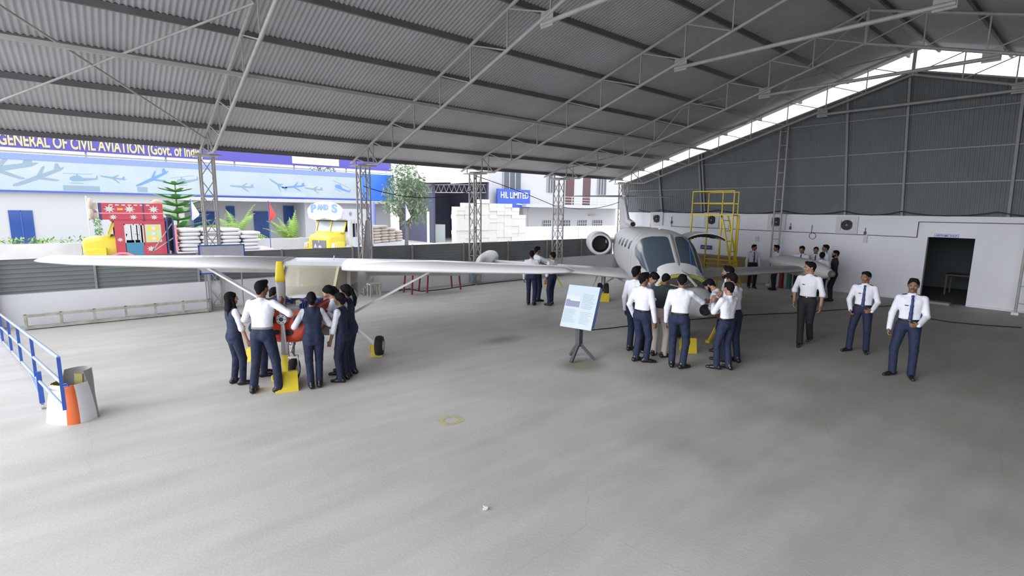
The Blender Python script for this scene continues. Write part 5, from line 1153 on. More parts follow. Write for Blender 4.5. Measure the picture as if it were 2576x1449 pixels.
# ================================================================== people
f32 = np.float32
def rotz(a): c, s = math.cos(a), math.sin(a); return np.array([[c, -s, 0], [s, c, 0], [0, 0, 1.0]])
def rotx(a): c, s = math.cos(a), math.sin(a); return np.array([[1.0, 0, 0], [0, c, -s], [0, s, c]])
def roty(a): c, s = math.cos(a), math.sin(a); return np.array([[c, 0, s], [0, 1.0, 0], [-s, 0, c]])
A_ = lambda *p: np.array(p, float)
class SDF:
    def __init__(s): s.p = []; s.cuts = []
    def cone(s, a, b, ra, rb, k=0.02, m=0, R=None, S=(1, 1, 1), sub=False): s.p.append((np.array(a, float), np.array(b, float), ra, rb, k, m, R, S, sub)); return s
    def ball(s, c, r, k=0.02, m=0, R=None, S=(1, 1, 1), sub=False): return s.cone(c, np.array(c, float)+A_(0, 0, 1e-4), r, r, k, m, R, S, sub)
    def cut(s, pt, n): s.cuts.append((np.array(pt, float), np.array(n, float))); return s
    def plane(s, pt, n): s.p.append((np.array(pt, float), np.array(n, float), 0, 0, 0, 0, None, 'plane', True)); return s
    def build(s, name, mats, parent, h, scale=1.0, label=None):
        lo = np.min([np.minimum(p[0], p[1])-max(p[2], p[3]) for p in s.p if not p[8]], 0)-2.5*h; hi = np.max([np.maximum(p[0], p[1])+max(p[2], p[3]) for p in s.p if not p[8]], 0)+2.5*h
        n = np.ceil((hi-lo)/h).astype(int)+1
        D = np.full(n, 0.3, f32); M = np.zeros(n, np.int8)
        ax = [(lo[i]+h*np.arange(n[i])).astype(f32) for i in range(3)]
        for a, b, ra, rb, k, m, R, S, sub in s.p:
            if S == 'plane':
                D = np.maximum(D, (ax[0][:, None, None]-f32(a[0]))*f32(b[0])+(ax[1][None, :, None]-f32(a[1]))*f32(b[1])+(ax[2][None, None, :]-f32(a[2]))*f32(b[2])); continue
            r = max(ra, rb)+k+2*h; l = np.minimum(a, b)-r; u = np.maximum(a, b)+r
            i0 = np.clip(((l-lo)/h).astype(int), 0, n-1); i1 = np.clip(((u-lo)/h).astype(int)+2, 1, n)
            sl = tuple(slice(i0[q], i1[q]) for q in range(3))
            X = ax[0][sl[0]][:, None, None]; Y = ax[1][sl[1]][None, :, None]; Z = ax[2][sl[2]][None, None, :]
            W = R.T if R is not None else np.eye(3)      # rows: local axes
            W = W/np.array(S)[:, None]; ba = W @ (b-a); L2 = float(ba @ ba)+1e-12
            dx, dy, dz = X-f32(a[0]), Y-f32(a[1]), Z-f32(a[2])
            q = [f32(W[i, 0])*dx+f32(W[i, 1])*dy+f32(W[i, 2])*dz for i in range(3)]
            t = np.clip((q[0]*f32(ba[0])+q[1]*f32(ba[1])+q[2]*f32(ba[2]))/f32(L2), 0, 1)
            d = np.sqrt((q[0]-t*f32(ba[0]))**2+(q[1]-t*f32(ba[1]))**2+(q[2]-t*f32(ba[2]))**2)-(f32(ra)+t*f32(rb-ra))
            if min(S) < 1: d = d*f32(min(S)**0.6)
            Dv = D[sl]
            if sub: D[sl] = np.maximum(Dv, -d); continue
            Mv = M[sl]; Mv[d < Dv-(0.0006 if m else 0)] = m
            hh = np.clip(0.5+0.5*(Dv-d)/f32(k), 0, 1); D[sl] = Dv*(1-hh)+d*hh-f32(k)*hh*(1-hh)
        for pt, nn in s.cuts:
            d = (ax[0][:, None, None]-f32(pt[0]))*f32(nn[0])+(ax[1][None, :, None]-f32(pt[1]))*f32(nn[1])+(ax[2][None, None, :]-f32(pt[2]))*f32(nn[2]); D = np.maximum(D, d)
        I = D < 0
        c = np.zeros(n-1, np.int8)
        for i in (0, 1):
            for j in (0, 1):
                for k in (0, 1): c += I[i:n[0]-1+i, j:n[1]-1+j, k:n[2]-1+k]
        act = (c > 0) & (c < 8); ci, cj, ck = np.nonzero(act); N = len(ci); idx = np.full(n-1, -1, np.int32); idx[act] = np.arange(N)
        val = {}
        for i in (0, 1):
            for j in (0, 1):
                for k in (0, 1): val[(i, j, k)] = D[ci+i, cj+j, ck+k]
        acc = np.zeros((N, 3)); cnt = np.zeros(N)
        for e in [((0, j, k), (1, j, k)) for j in (0, 1) for k in (0, 1)]+[((i, 0, k), (i, 1, k)) for i in (0, 1) for k in (0, 1)]+[((i, j, 0), (i, j, 1)) for i in (0, 1) for j in (0, 1)]:
            v0, v1 = val[e[0]], val[e[1]]; mk = (v0 < 0) != (v1 < 0); t = np.where(mk, v0/np.where(mk, v0-v1, 1), 0)
            for q in range(3): acc[:, q] += mk*(e[0][q]+t*(e[1][q]-e[0][q]))
            cnt += mk
        V3 = (lo+h*(np.stack([ci, cj, ck], 1)+acc/cnt[:, None]))*scale
        F = []; FM = []
        for axn in range(3):
            o1, o2 = (axn+1) % 3, (axn+2) % 3
            sa = [slice(1, -1)]*3; sa[axn] = slice(0, n[axn]-1); sb = list(sa); sb[axn] = slice(1, n[axn])
            for ax2 in (o1, o2): sa[ax2] = slice(1, n[ax2]-1); sb[ax2] = slice(1, n[ax2]-1)
            P, Q = I[tuple(sa)], I[tuple(sb)]; ch = np.nonzero(P != Q); g = [ch[q]+(1 if q != axn else 0) for q in range(3)]
            def cell(d1, d2):
                w_ = list(g); w_[o1] = g[o1]-d1; w_[o2] = g[o2]-d2; return idx[w_[0], w_[1], w_[2]]
            quad = np.stack([cell(1, 1), cell(0, 1), cell(0, 0), cell(1, 0)], 1)
            ins = P[ch]; quad = np.where(ins[:, None], quad, quad[:, ::-1]); mm = np.where(ins, M[g[0], g[1], g[2]], M[tuple(g[q]+(1 if q == axn else 0) for q in range(3))])
            F.append(quad); FM.append(mm)
        F = np.concatenate(F); FM = np.concatenate(FM); ok = (F >= 0).all(1); F = F[ok]; FM = FM[ok]
        me = bpy.data.meshes.new(name); me.vertices.add(N); me.vertices.foreach_set('co', V3.astype(f32).ravel())
        me.loops.add(4*len(F)); me.loops.foreach_set('vertex_index', F.astype(np.int32).ravel()); me.polygons.add(len(F)); me.polygons.foreach_set('loop_start', np.arange(0, 4*len(F), 4, dtype=np.int32))
        for m in mats: me.materials.append(m)
        me.polygons.foreach_set('material_index', FM.astype(np.int32)); me.polygons.foreach_set('use_smooth', np.ones(len(F), bool)); me.update(calc_edges=True)
        o = bpy.data.objects.new(name, me); COL.objects.link(o); o.parent = parent
        if label: o['label'] = label
        return o
def ik(a, t, l1, l2, hint):
    d = t-a; L = np.linalg.norm(d); L2 = min(L, (l1+l2)*0.998); u = d/L; t2 = a+u*L2
    c = (l1*l1+L2*L2-l2*l2)/(2*l1*L2); c = max(-1, min(1, c)); hv = np.array(hint, float); hv -= u*(hv @ u); nn = np.linalg.norm(hv); hv = hv/nn if nn > 1e-6 else A_(1, 0, 0)
    return a+u*l1*c+hv*l1*math.sqrt(1-c*c), t2
def nrm(v): return v/max(np.linalg.norm(v), 1e-9)
SK = [mat('skin_tan', (0.34, 0.19, 0.13), 0.55), mat('skin_brown', (0.22, 0.115, 0.075), 0.55), mat('skin_light', (0.46, 0.27, 0.19), 0.55)]
M_hair = mat('black_hair', (0.006, 0.006, 0.008), 0.75, bump=0.5, bscale=60, spec=0.15); M_lip = mat('lip', (0.20, 0.085, 0.075), 0.5); M_eye = mat('eye_white', (0.36, 0.34, 0.33), 0.6, spec=0.1); M_iris = mat('eye_dark', (0.01, 0.008, 0.006), 0.5)
M_shirt = mat('white_shirt', (0.70, 0.715, 0.79), 0.8, bump=1.3, bscale=7); M_navy = mat('navy_trousers', (0.010, 0.018, 0.052), 0.8, bump=1.6, bscale=9); M_vest = mat('navy_vest', (0.012, 0.020, 0.055), 0.75, bump=0.5, bscale=8)
M_blk = mat('charcoal_cloth', (0.010, 0.010, 0.014), 0.8, bump=0.5, bscale=8); M_beigec = mat('beige_trousers', (0.50, 0.44, 0.40), 0.8, bump=0.8, bscale=8); M_print = mat('printed_shirt', (0.012, 0.018, 0.024), 0.8, col2=(0.05, 0.07, 0.085), vscale=70, bump=0.5, bscale=9)
M_shoe = mat('black_shoe', (0.012, 0.012, 0.013), 0.3); M_tie = mat('navy_tie', (0.012, 0.03, 0.14), 0.5); M_belt = mat('black_belt', (0.01, 0.01, 0.01), 0.4); M_buck = mat('buckle', (0.6, 0.58, 0.5), 0.3, 0.8); M_beltg = mat('grey_belt', (0.22, 0.20, 0.20), 0.5)
M_ep = mat('epaulette_black', (0.01, 0.01, 0.015), 0.6); M_gold = mat('gold_braid', (0.75, 0.60, 0.05), 0.5)
PEOPLE = {}
def person(label, px, py, H, face, sex='m', hair='short', top='shirt', bottom=M_navy, skin=0, lean=0, twist=0, hyaw=0, hpitch=0, L='down', R='down', lh=None, rh=None, cuff=1.0, feet=None, tie=False, ep=False, beard=False, belt=M_belt, h=0.0065, side=0, group=None, hcurl=0.5, shirtm=None, drop=0.0, wide=1.0, badge=False, tuck=True, watch=False, pos=None, stache=False):
    g = V(pos) if pos else G(px, py); va = math.atan2(g.y, g.x); phi = va-math.radians(face); rz = phi-PI/2
    t = thing('person', label, 'person', (g.x, g.y, 0), rz, group); s = H/1.72; hb = h/s
    Rw = rotz(-rz)
    def W2L(p): return (Rw @ (np.array(p, float)-np.array([g.x, g.y, 0])))/s
    fem = sex == 'f'
    Hc = A_(0, -0.02-0.10*math.sin(math.radians(lean)), 0.92-drop); Rt = rotz(math.radians(twist)) @ rotx(-math.radians(lean)) @ roty(math.radians(side)); Rp = rotz(math.radians(twist*.4)) @ rotx(-math.radians(lean*.4))
    T = lambda x, y, z: Hc+Rt @ A_(x, y, z); TP = lambda x, y, z: Hc+Rp @ A_(x, y, z)
    sw = (0.150 if fem else 0.172)*wide
    sh = {-1: T(-sw, 0, .462), 1: T(sw, 0, .462)}; nb = T(0, -0.01, .525)
    Rh = Rt @ rotz(math.radians(hyaw)) @ rotx(math.radians(-hpitch)+math.radians(lean*0.3)); hc = nb+Rt @ A_(0, .0, .055)+Rh @ A_(0, .022, .098); HP = lambda x, y, z: hc+Rh @ A_(x, y, z)
    # legs
    feet = feet or [(-.095, 0.02, 8), (.095, -0.02, -8)]
    leg = []
    for k, sd in enumerate((-1, 1)):
        fx, fy, fyaw = feet[k][:3]; lift = feet[k][3] if len(feet[k]) > 3 else 0
        hip = TP(sd*.088, 0, -.02); an = A_(fx, fy, .085+lift); fd = rotz(math.radians(fyaw)) @ A_(0, 1, 0); kn, an = ik(hip, an, .414, .411, fd+A_(0, 0, .1)); leg.append((hip, kn, an, fd, lift))
    # arms
    arm = {}
    for sd, sp, hd in ((-1, L, lh), (1, R, rh)):
        a = sh[sd]
        if isinstance(sp, str): tg = a+A_(sd*.078, .05, -.552) if sp == 'down' else a+A_(sd*.05, .09, -.50)
        elif len(sp) == 4: tg = W2L(sp[:3])
        else: tg = A_(*sp)
        hint = A_(sd*.55, -0.8, -.35); el, wr = ik(a, tg, .298, .268, hint); fa = nrm(wr-el)
        d = nrm(A_(*hd)) if hd is not None else nrm(fa+A_(0, .08, 0)); arm[sd] = (a, el, wr, d)
    # ---- body (one continuous skin surface)
    b = SDF(); sk = 0
    hw = 0.93 if fem else 1.0
    b.ball(HP(0, -.014, .028), .097, .02, 0, Rh, (.80*hw, 1, .92)); b.cone(HP(0, .022, -.02), HP(0, .052, -.082), .062, .030, .03, 0, Rh, (.92*hw, 1, 1)); b.cone(HP(-.033, .058, -.022), HP(.033, .058, -.022), .030, .030, .02)
    b.cone(HP(-.03, .070, .022), HP(.03, .070, .022), .019, .019, .015)
    b.cone(HP(0, .086, .010), HP(0, .101, -.028), .007, .0105, .012); b.cone(HP(-.010, .091, -.033), HP(.010, .091, -.033), .0065, .0065, .008)
    b.cone(HP(-.016, .0825, -.061), HP(.016, .0825, -.061), .0055, .0055, .004, 1, Rh, (1, 1, .7)); b.cone(HP(-.014, .082, -.069), HP(.014, .082, -.069), .0055, .0055, .004, 1, Rh, (1, 1, .7))
    for q in (-1, 1):
        b.ball(HP(q*.031, .0825, .0), .0100, .003, 2, Rh, (1, 1, .55)); b.ball(HP(q*.031, .0865, .0), .0075, .001, 3); b.cone(HP(q*.016, .0905, .018), HP(q*.046, .083, .019), .0048, .0038, .003, 4)
        b.cone(HP(q*.078*hw, -.012, .012), HP(q*.074*hw, -.006, -.022), .015, .010, .008, 0, Rh, (.6, 1, 1))
    if beard:
        b.cone(HP(-.045, .035, -.055), HP(0, .066, -.092), .026, .026, .02, 4); b.cone(HP(.045, .035, -.055), HP(0, .066, -.092), .026, .026, .02, 4); b.cone(HP(-.02, .09, -.048), HP(.02, .09, -.048), .006, .006, .006, 4)
        for q in (-1, 1): b.cone(HP(q*.066, .01, -.01), HP(q*.05, .03, -.055), .014, .02, .01, 4)
    elif stache: b.cone(HP(-.02, .0905, -.047), HP(.02, .0905, -.047), .005, .005, .004, 4)
    nr = .046 if fem else .056
    b.cone(HP(0, -.02, -.06), nb, nr, nr*1.08, .03)
    b.cone(nb, T(0, -.005, .42), .052, .055, .03); b.cone(T(0, 0, .42), T(0, 0, .05), .065, .08, .03, 0, Rt, (1, .7, 1))
    for sd in (-1, 1):
        a, el, wr, d = arm[sd]; b.cone(T(0, 0, .43), a, .04, .036, .03); b.cone(a, el, .043, .036, .02); b.cone(el, wr, .039, .0255, .015)
        hip, kn, an, fd, lift = leg[(sd+1)//2]; b.cone(TP(0, 0, .02), hip, .06, .06, .03); b.cone(hip, kn, .062, .048, .02); b.cone(kn, an, .048, .04, .02)
        # hand
        fa = nrm(wr-el); inward = nrm(A_(-sd, 0.15, 0)-d*(A_(-sd, .15, 0) @ d)); pn = inward if abs(inward @ d) < .99 else A_(0, 1, 0); thumb = nrm(np.cross(d, pn))*(1 if np.cross(d, pn)[1]+0.3*np.cross(d, pn)[2] > 0 else -1)
        kk = .90 if fem else 1.0
        for i, (o_, ln) in enumerate(((-.030, .058), (-.010, .070), (.010, .074), (.030, .066))):
            m0 = wr+thumb*o_*.55*kk; m1 = wr+d*.088*kk+thumb*o_*kk*1.02; b.cone(m0, m1, .0165*kk, .0125*kk, .008)
            cu = hcurl*(1.1-0.12*i); d1 = nrm(d*math.cos(cu*.6)+pn*math.sin(cu*.6)); d2 = nrm(d*math.cos(cu*1.9)+pn*math.sin(cu*1.9)); j1 = m1+d1*ln*.5*kk; b.cone(m1, j1, .0105*kk, .0095*kk, .003); b.cone(j1, j1+d2*ln*.5*kk, .0095*kk, .0075*kk, .003)
        t0 = wr+d*.022*kk+thumb*.022*kk; t1 = t0+nrm(d*.75+thumb*.75+pn*.3)*.042*kk; b.cone(t0, t1, .0155*kk, .0115*kk, .006); b.cone(t1, t1+nrm(d+thumb*.25+pn*.3)*.030*kk, .011*kk, .008*kk, .003)
    mats = [SK[skin], M_lip, M_eye, M_iris, M_hair]
    b.build('body', mats, t, hb, s)
    # ---- hair
    r = SDF()
    r.ball(HP(0, -.022, .038), .1015, .02, 0, Rh, (.82*hw, 1, .93))
    if hair in ('short', 'tall'):
        r.cone(HP(-.03, .03, .088), HP(.035, .038, .092), .034, .030, .02); r.cone(HP(0, -.06, .0), HP(0, -.07, -.045), .066, .04, .02, 0, Rh, (1, .8, 1))
        if hair == 'tall': r.cone(HP(-.03, .045, .10), HP(.03, .05, .108), .034, .032, .02)
    else:
        r.cone(HP(0, -.05, .0), HP(0, -.06, -.05), .075, .055, .02)
        for q in (-1, 1): r.cone(HP(q*.03, .04, .075), HP(q*.068, .0, .01), .03, .022, .02)
        if hair == 'bun': r.ball(HP(0, -.125, -.01), .042, .015)
        if hair == 'pony': r.ball(HP(0, -.115, .03), .032, .02); r.cone(HP(0, -.13, .02), HP(.02, -.165, -.14), .034, .036, .02); r.cone(HP(.02, -.165, -.14), HP(.03, -.15, -.28), .036, .014, .02)
        if hair == 'long':
            for q in (-1, 0, 1): r.cone(HP(q*.045, -.06, -.02), HP(q*.06, -.075, -.18), .046, .045, .02); r.cone(HP(q*.06, -.075, -.18), HP(q*.05, -.085, -.40), .045, .024, .02)
            for q in (-1, 1): r.cone(HP(q*.07, .0, .0), HP(q*.085, .01, -.16), .026, .03, .02); r.cone(HP(q*.085, .01, -.16), HP(q*.09, .03, -.30), .03, .014, .02)
    fz = .062 if hair in ('short', 'tall') else .055
    r.ball(HP(0, .108, -.012), .098, .0, 0, Rh, (.74, .78, 1), sub=True)
    if hair in ('short', 'tall'):
        for q in (-1, 1): r.ball(HP(q*.085, .0, -.025), .028, 0, 0, None, (1, 1, 1), sub=True)
    r.build('hair', [M_hair], t, hb, s)
    # ---- trousers
    w = SDF(); hipw = .118 if fem else .112
    w.cone(TP(-.045, 0, 0), TP(.045, 0, 0), hipw, hipw, .03, 0, Rp, (1, .86, 1)); w.cone(TP(-.04, .0, .06), TP(.04, 0, .06), .104, .104, .04, 0, Rp, (1, .84, 1)); w.cone(TP(-.04, 0, .12), TP(.04, 0, .12), .098, .098, .03, 0, Rp, (1, .82, 1))
    for q in (-1, 1): w.ball(TP(q*.055, -.04, -.03), .074, .05)
    for hip, kn, an, fd, lift in leg:
        ao = an+A_(0, 0, -.02); w.cone(hip, kn, .097 if not fem else .095, .067, .02); w.cone(kn, ao, .066, .060 if not fem else .056, .02)
    w.cut(TP(0, 0, .105), Rp @ A_(0, 0, 1))
    w.cut(A_(0, 0, .045+min(l[4] for l in leg)), A_(0, 0, -1)); w.build('trousers', [bottom], t, max(hb, .0075), s)
    for i, (hip, kn, an, fd, lift) in enumerate(leg):
        f = SDF(); sx = nrm(np.cross(fd, A_(0, 0, 1))); base = A_(an[0], an[1], lift)
        f.cone(base-fd*.055+A_(0, 0, .045), base+fd*.09+A_(0, 0, .038), .043, .040, .02); f.cone(base+fd*.09+A_(0, 0, .032), base+fd*.175+A_(0, 0, .026), .038, .030, .02); f.cone(base-fd*.03+A_(0, 0, .05), base-fd*.02+A_(0, 0, .10), .042, .045, .02)
        f.cut(A_(0, 0, .002+lift), A_(0, 0, -1)); f.build('shoe', [M_shoe], t, max(hb, .0075), s)
    # ---- shirt
    c = SDF(); wa = (.092 if fem else .108)*wide; ch = (.105 if fem else .122)*wide; DP = (1, .80, 1)
    c.cone(T(-.035, 0, .10), T(.035, 0, .10), wa*1.06, wa*1.06, .04, 0, Rt, DP); c.cone(T(-.035, 0, .20), T(.035, 0, .20), wa, wa, .05, 0, Rt, DP); c.cone(T(-.055, 0, .34), T(.055, 0, .34), ch, ch, .06, 0, Rt, DP)
    c.cone(T(-.10*wide, -.005, .425), T(.10*wide, -.005, .425), .074, .074, .05); c.cone(T(0, -.01, .455), T(0, -.012, .500), .080, .060, .03); c.cone(T(-.02, -.012, .50), T(-sw*.8, -.005, .475), .05, .04, .03); c.cone(T(.02, -.012, .50), T(sw*.8, -.005, .475), .05, .04, .03); c.cone(T(0, -.018, .515), T(0, -.004, .524), nr+.010, nr+.010, .004)
    if fem: 
        for q in (-1, 1): c.ball(T(q*.062, .075, .33), .058, .04)
    sm = shirtm or M_shirt
    if tuck: c.plane(T(0, 0, .085), Rt @ A_(0, 0, -1))
    else: c.cone(T(-.045, 0, .02), T(.045, 0, .02), .125, .125, .04, 0, Rt, (1, .9, 1)); c.plane(T(0, 0, -.03), Rt @ A_(0, 0, -1))
    for sd in (-1, 1):
        a, el, wr, d = arm[sd]; c.cone(a, a+(el-a)*(1 if cuff > -0.5 else .75), .057 if not fem else .052, .051, .025)
        if cuff > -0.5:
            e2 = el+(wr-el)*max(cuff, .08); c.cone(el, e2, .051, .051-.012*cuff, .015)
            if cuff < .5: c.cone(e2-(wr-el)*.08, e2, .058, .058, .006)
    c.build('shirt', [sm], t, max(hb, .0075), s)
    if top == 'vest':
        v = SDF()
        v.cone(T(-.05, 0, -.06), T(.05, 0, -.06), .118, .118, .04, 0, Rt, (1, .92, 1)); v.cone(T(-.04, 0, .06), T(.04, 0, .06), .110, .110, .05, 0, Rt, (1, .88, 1)); v.cone(T(-.035, 0, .20), T(.035, 0, .20), wa+.012, wa+.012, .05, 0, Rt, (1, .84, 1)); v.cone(T(-.055, 0, .34), T(.055, 0, .34), ch+.011, ch+.011, .05, 0, Rt, (1, .84, 1)); v.cone(T(-.085, -.005, .425), T(.085, -.005, .425), .083, .083, .04); v.cone(T(0, -.012, .455), T(0, -.016, .495), .088, .070, .03); v.cone(T(-.02, -.014, .495), T(-sw*.72, -.006, .480), .056, .046, .03); v.cone(T(.02, -.014, .495), T(sw*.72, -.006, .480), .056, .046, .03)
        for q in (-1, 1): v.ball(T(q*.062, .075, .33), .068, .04)
        v.cut(T(0, 0, -.13), Rt @ A_(0, 0, -1)); v.cone(T(0, .14, .38), T(0, .09, .56), .02, .062, 0, 0, sub=True); v.cone(T(0, .0, .515), T(0, .02, .6), .058, .08, 0, 0, sub=True)
        v.build('vest', [M_vest], t, max(hb, .0075), s)
        if badge: mb = MB(); cbp = T(.075, .155, .16)*s; mb.box(cbp, (.075, .02, .014), 0, Matrix(Rt.tolist())); mb.build('name_badge', M_white, t)
    elif tuck:
        z0 = .092
        be = SDF(); be.cone(T(-.037, 0, z0), T(.037, 0, z0), wa*1.06+.006, wa*1.06+.006, .02, 0, Rt, (1, .83, 1)); be.ball(T(0, wa*.9+.003, z0), .02, .003, 1, Rt, (1, .5, .8)); be.cut(T(0, 0, z0+.018), Rt @ A_(0, 0, 1)); be.cut(T(0, 0, z0-.018), Rt @ A_(0, 0, -1)); be.build('belt', [belt, M_buck], t, min(max(hb, .0065), .0085), s)
    if tie:
        ti = SDF(); pts = [(0, .075, .505), (0, .105, .44), (0, .112, .34), (0, .106, .22), (0, .104, .12)]; wd = [.016, .018, .022, .026, .030]
        for i in range(4): ti.cone(T(*pts[i]), T(*pts[i+1]), wd[i], wd[i+1], .01, 0, Rt, (1, .5, 1))
        ti.ball(T(0, .078, .505), .022, .01, 0, Rt, (1, .7, .9)); ti.cut(T(0, 0, .085), Rt @ A_(0, 0, -1)); ti.build('tie', [M_tie], t, min(hb, .007), s)
    if ep:
        for sd in (-1, 1):
            cpt = T(sd*.125, -.008, .517)*s; Rm = Matrix((Rt @ roty(sd*math.radians(17))).tolist()); mb = MB(); mb.box(cpt, (.115, .055, .012), 0, Rm); eo = mb.build('epaulette', M_ep, t)
            for q in (0.022, .042): MB().box(cpt+Rm @ V((sd*q, 0, .008)), (.011, .056, .006), 0, Rm).build('gold_stripe', M_gold, eo)
        mb = MB(); cpt = T(.075, .112, .35)*s
        for sd in (-1, 1): mb.add([cpt, cpt+V((sd*.035, .004, .012)), cpt+V((sd*.012, .004, -.014))], [(0, 1, 2), (2, 1, 0)])
        mb.box(cpt, (.014, .012, .014)); mb.build('wing_badge', M_ep, t)
    if watch:
        a, el, wr, d = arm[-1]; q = (wr-nrm(wr-el)*.03)*s; mb = MB(); mb.cyl(V(q), V(q+nrm(wr-el)*.02), .033, n=14); mb.build('wristwatch', M_white, t)
    PEOPLE[label] = t; return t
NB = .0105
# --- group at the small plane
person('woman with long dark hair and navy vest, leftmost at the small plane', 600, 966, 1.55, 68, 'f', 'long', 'vest', skin=2, cuff=.12, R=(.23, .12, .80), L=(-.2, .08, .82), feet=[(-.11, -.02, 12), (.10, .04, -20)], hyaw=-8, hpitch=-3, badge=True)
person('man in white shirt and navy trousers holding the propeller, seen from behind', 672, 984, 1.78, 28, 'm', 'tall', skin=1, cuff=.18, beard=False, R=(2.17, 8.36, 1.40, 0), rh=(.1, .5, .8), L=(-.20, .30, 1.10), feet=[(-.17, -.07, 10), (.20, -.02, -48)], belt=M_beltg, lean=4, hyaw=-14, hcurl=.9, wide=1.05, ep=True)
person('person bending over the engine, hidden behind the man holding the propeller', 664, 944, 1.62, 75, 'm', 'short', skin=1, lean=32, cuff=1, R=(.1, .45, 1.0), L=(-.1, .5, 1.0), h=.008)
person('woman with hair bun and navy vest, back turned, facing the red cowling', 794, 974, 1.58, -4, 'f', 'bun', 'vest', skin=1, cuff=1, R=(.18, .30, 1.13), L=(-.20, .28, 1.10), feet=[(-.07, -.03, 4), (.07, .0, -4)], lean=4)
person('woman in navy vest with tied hair, rightmost foreground at the red cowling', 864, 958, 1.52, -62, 'f', 'bun', 'vest', skin=1, cuff=.3, L=(-.20, .13, .80), R=(.05, .40, 1.12), feet=[(-.10, .0, 6), (.09, .0, -6)], lean=3)
person('woman with ponytail standing behind the rightmost vested woman', 882, 944, 1.62, -66, 'f', 'pony', 'vest', skin=1, cuff=1, L=(-.16, .30, 1.20), R=(.0, .50, 1.22), lean=6)
person('woman leaning in over the engine between the vested women, face in profile', 860, 938, 1.62, -80, 'f', 'pony', 'shirt', skin=2, lean=18, cuff=1, L=(-.05, .45, 1.05), R=(.1, .5, 1.08), hpitch=15)
# --- three people at the jet wing
person('man in white shirt with his back turned, left of the three at the jet wing', 1336, 767, 1.70, 12, 'm', 'short', skin=1, h=.009, L='down', R=(.12, .25, 1.0))
person('man in profile holding up a small white object at the jet wing', 1354, 762, 1.78, 58, 'm', 'short', skin=1, h=.009, R=(.12, .40, 1.38), rh=(0, .5, .8), L=(-.1, .35, 1.1), cuff=.3, pos=tuple(G(1352, 763)+V((.25, .3, 0))))
person('man in white shirt facing left, right of the three at the jet wing', 1386, 767, 1.66, -50, 'm', 'short', skin=1, h=.009, L=(-.22, .05, .82), R=(.08, .42, 1.30), cuff=.4, feet=[(-.14, -.05, 10), (.12, .08, -5)])
# --- group at the jet nose
person('tall man in white shirt, leftmost and rearmost at the jet nose', 1592, 884, 1.80, 32, 'm', 'tall', skin=1, h=.008)
person('man in long-sleeved white shirt standing front left of the jet nose, arms down', 1610, 910, 1.76, 34, 'm', 'tall', skin=1, cuff=1, R=(.25, .05, .80), L=(-.20, .02, .86), feet=[(-.08, -.03, -10), (.10, .04, -45)], hyaw=-15)
person('man looking down into the open nose bay, face visible', 1614, 884, 1.76, 118, 'm', 'short', skin=0, lean=14, hpitch=38, L=(-.1, .35, 1.15), R=(.1, .35, 1.15), h=.007)
person('man in dark patterned shirt and beige trousers leaning over the nose bay', 1656, 896, 1.72, 22, 'm', 'short', skin=1, lean=14, shirtm=M_print, bottom=M_beigec, cuff=-1, R=(.15, .50, 1.12), L=(-.26, .12, .86), feet=[(-.10, -.02, 5), (.12, -.02, -30)], hpitch=25, wide=1.05)
person('man in white shirt seen from behind, reaching his right hand to the jet nose', 1702, 924, 1.78, 6, 'm', 'tall', skin=1, cuff=1, R=(8.90, 5.02, 1.22, 0), rh=(.9, .6, .1), L=(-.24, .06, .83), feet=[(-.09, -.02, 10), (.10, -.04, -38)], lean=4, hpitch=15)
person('boy in white shirt with raised hand, front right of the jet nose', 1817, 929, 1.66, -48, 'm', 'short', skin=0, cuff=.75, L=(-.05, .30, 1.28), lh=(.2, .3, .9), R=(.12, .32, 1.10), feet=[(-.11, .05, 30), (.11, -.05, -8)], hpitch=5)
person('bearded man with wristwatch bending towards the nose bay', 1818, 906, 1.76, -72, 'm', 'tall', skin=0, lean=38, beard=True, hpitch=20, L=(9.25, 4.92, 1.30, 0), R=(.15, .5, 1.0), cuff=.35, watch=True, h=.007)
person('man in white shirt standing rightmost at the jet nose, behind the boy', 1834, 910, 1.77, -52, 'm', 'tall', skin=1, lean=8, L=(-.20, .2, .95), R=(.1, .38, 1.1), h=.007, hpitch=12, feet=[(-.12, 0, 10), (.12, -.08, -20)])
person('man looking aside behind the others on the right of the jet nose', 1814, 884, 1.82, -85, 'm', 'tall', skin=1, beard=True, h=.007, hyaw=10)
# --- walking and standing on the right
person('man walking left in rolled-sleeve white shirt with gold-striped epaulettes, no tie', 2019, 868, 1.87, 192, 'm', 'tall', bottom=M_blk, skin=0, cuff=.10, ep=True, L=(-.27, .12, .86), R=(.24, -.02, .88), feet=[(-.06, -.26, 0, .06), (.03, .14, 5)], hyaw=-52, h=.0046, hcurl=.6)
person('young man in white shirt and navy tie, middle of the three walking on the right', 2157, 885, 1.73, 184, 'm', 'short', bottom=mat('ink_trousers', (0.010, 0.014, 0.045), .8, bump=.5, bscale=8), skin=1, cuff=1, tie=True, ep=True, L=(-.17, .17, .93), lh=(.7, .6, -.1), R=(.20, .10, .90), feet=[(-.14, .0, 10), (.16, .05, -35)], hyaw=-25, h=.0046, hcurl=1.0)
person('young man in white shirt and navy tie, hand at his belt, rightmost of all', 2268, 946, 1.80, 178, 'm', 'tall', skin=1, cuff=1, tie=True, ep=True, L=(-.13, .20, .96), lh=(.8, .3, -.1), R=(.26, .06, .83), feet=[(-.12, .06, 10), (.14, .03, -38)], hyaw=-10, h=.0046, hcurl=1.0, drop=.005, twist=6, stache=True)
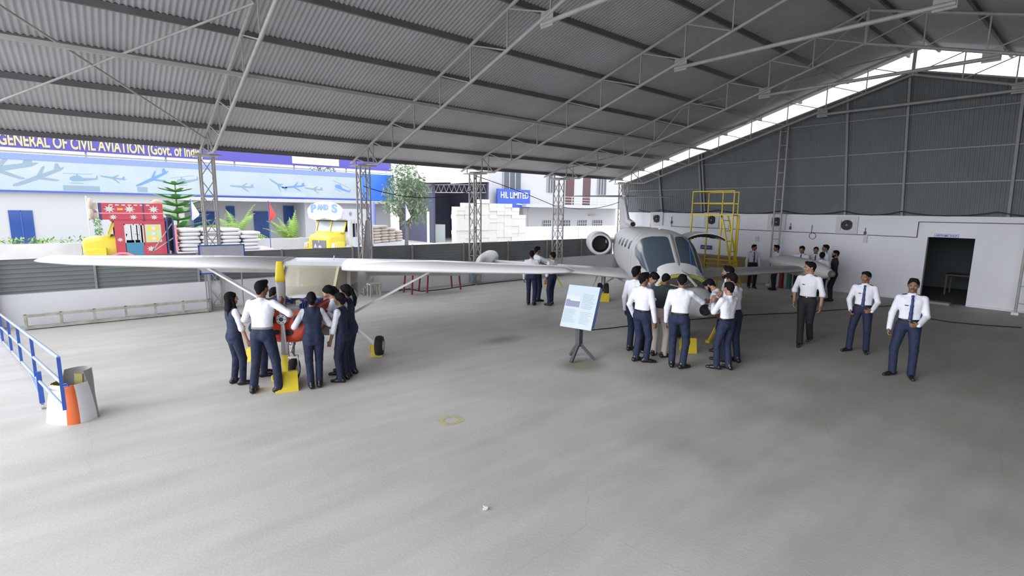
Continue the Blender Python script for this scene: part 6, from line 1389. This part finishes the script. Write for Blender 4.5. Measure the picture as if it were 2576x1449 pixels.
# --- people behind the right tip tank
person('young man with navy tie standing by the yellow platform ladder', 1889, 724, 1.71, 160, 'm', 'short', bottom=M_blk, skin=1, h=NB, tie=True, ep=True, hyaw=30)
person('young man in profile facing left beside the ladder column', 1943, 727, 1.73, -110, 'm', 'tall', bottom=M_blk, skin=1, h=NB, ep=True, lean=4, pos=(20.15, 8.50, 0))
person('young man with tie and dark epaulettes looking down behind the tip tank', 2006, 748, 1.82, 195, 'm', 'tall', bottom=M_blk, skin=1, h=NB, tie=True, ep=True, hpitch=15, L=(-.1, .3, 1.1))
person('man with tie partly hidden behind two others at the tip tank', 2041, 744, 1.76, 180, 'm', 'short', bottom=M_blk, skin=1, h=NB, tie=True)
person('tall man in white shirt facing left at the tip tank, right of centre', 2063, 743, 1.84, -112, 'm', 'short', bottom=M_blk, skin=1, h=NB)
person('person seen from behind just over the tip tank, black hair only', 2056, 762, 1.69, 4, 'm', 'short', bottom=M_blk, skin=1, h=NB)
person('bearded man in black clothes facing left behind the tip tank', 2088, 757, 1.72, -105, 'm', 'short', bottom=M_blk, shirtm=M_blk, skin=1, beard=True, h=NB, tuck=False, L=(-.2, .12, .85))
# small object held up at the jet wing
_p = PEOPLE['man in profile holding up a small white object at the jet wing']; _s = 1.78/1.72
_q = V(_p.location)+Matrix.Rotation(_p.rotation_euler.z, 3, 'Z') @ (V((.10, .46, 1.475))*_s)
tag(MB().box(_q, (.09, .06, .10)).build('white_box', M_white), 'small white box held up by the man in profile at the jet wing', 'box')
# ================================================================== light
w = bpy.data.worlds.new('world'); bpy.context.scene.world = w; w.use_nodes = True
nt = w.node_tree; bg = nt.nodes['Background']
bg.inputs[0].default_value = (0.93, 0.96, 1.0, 1); bg.inputs[1].default_value = 1.55
sd = bpy.data.lights.new('sun', 'SUN'); so = bpy.data.objects.new('sun', sd); COL.objects.link(so)
sd.energy = 1.7; sd.angle = math.radians(40); sd.color = (0.98, 0.98, 1.0)
so.rotation_euler = V((0.97, -0.05, -0.20)).to_track_quat('-Z', 'Y').to_euler()
sc = bpy.context.scene
sc.view_settings.view_transform = 'Standard'; sc.view_settings.look = 'None'; sc.view_settings.gamma = 1.0
sc.view_settings.exposure = 0.68; sc.view_settings.use_curve_mapping = False
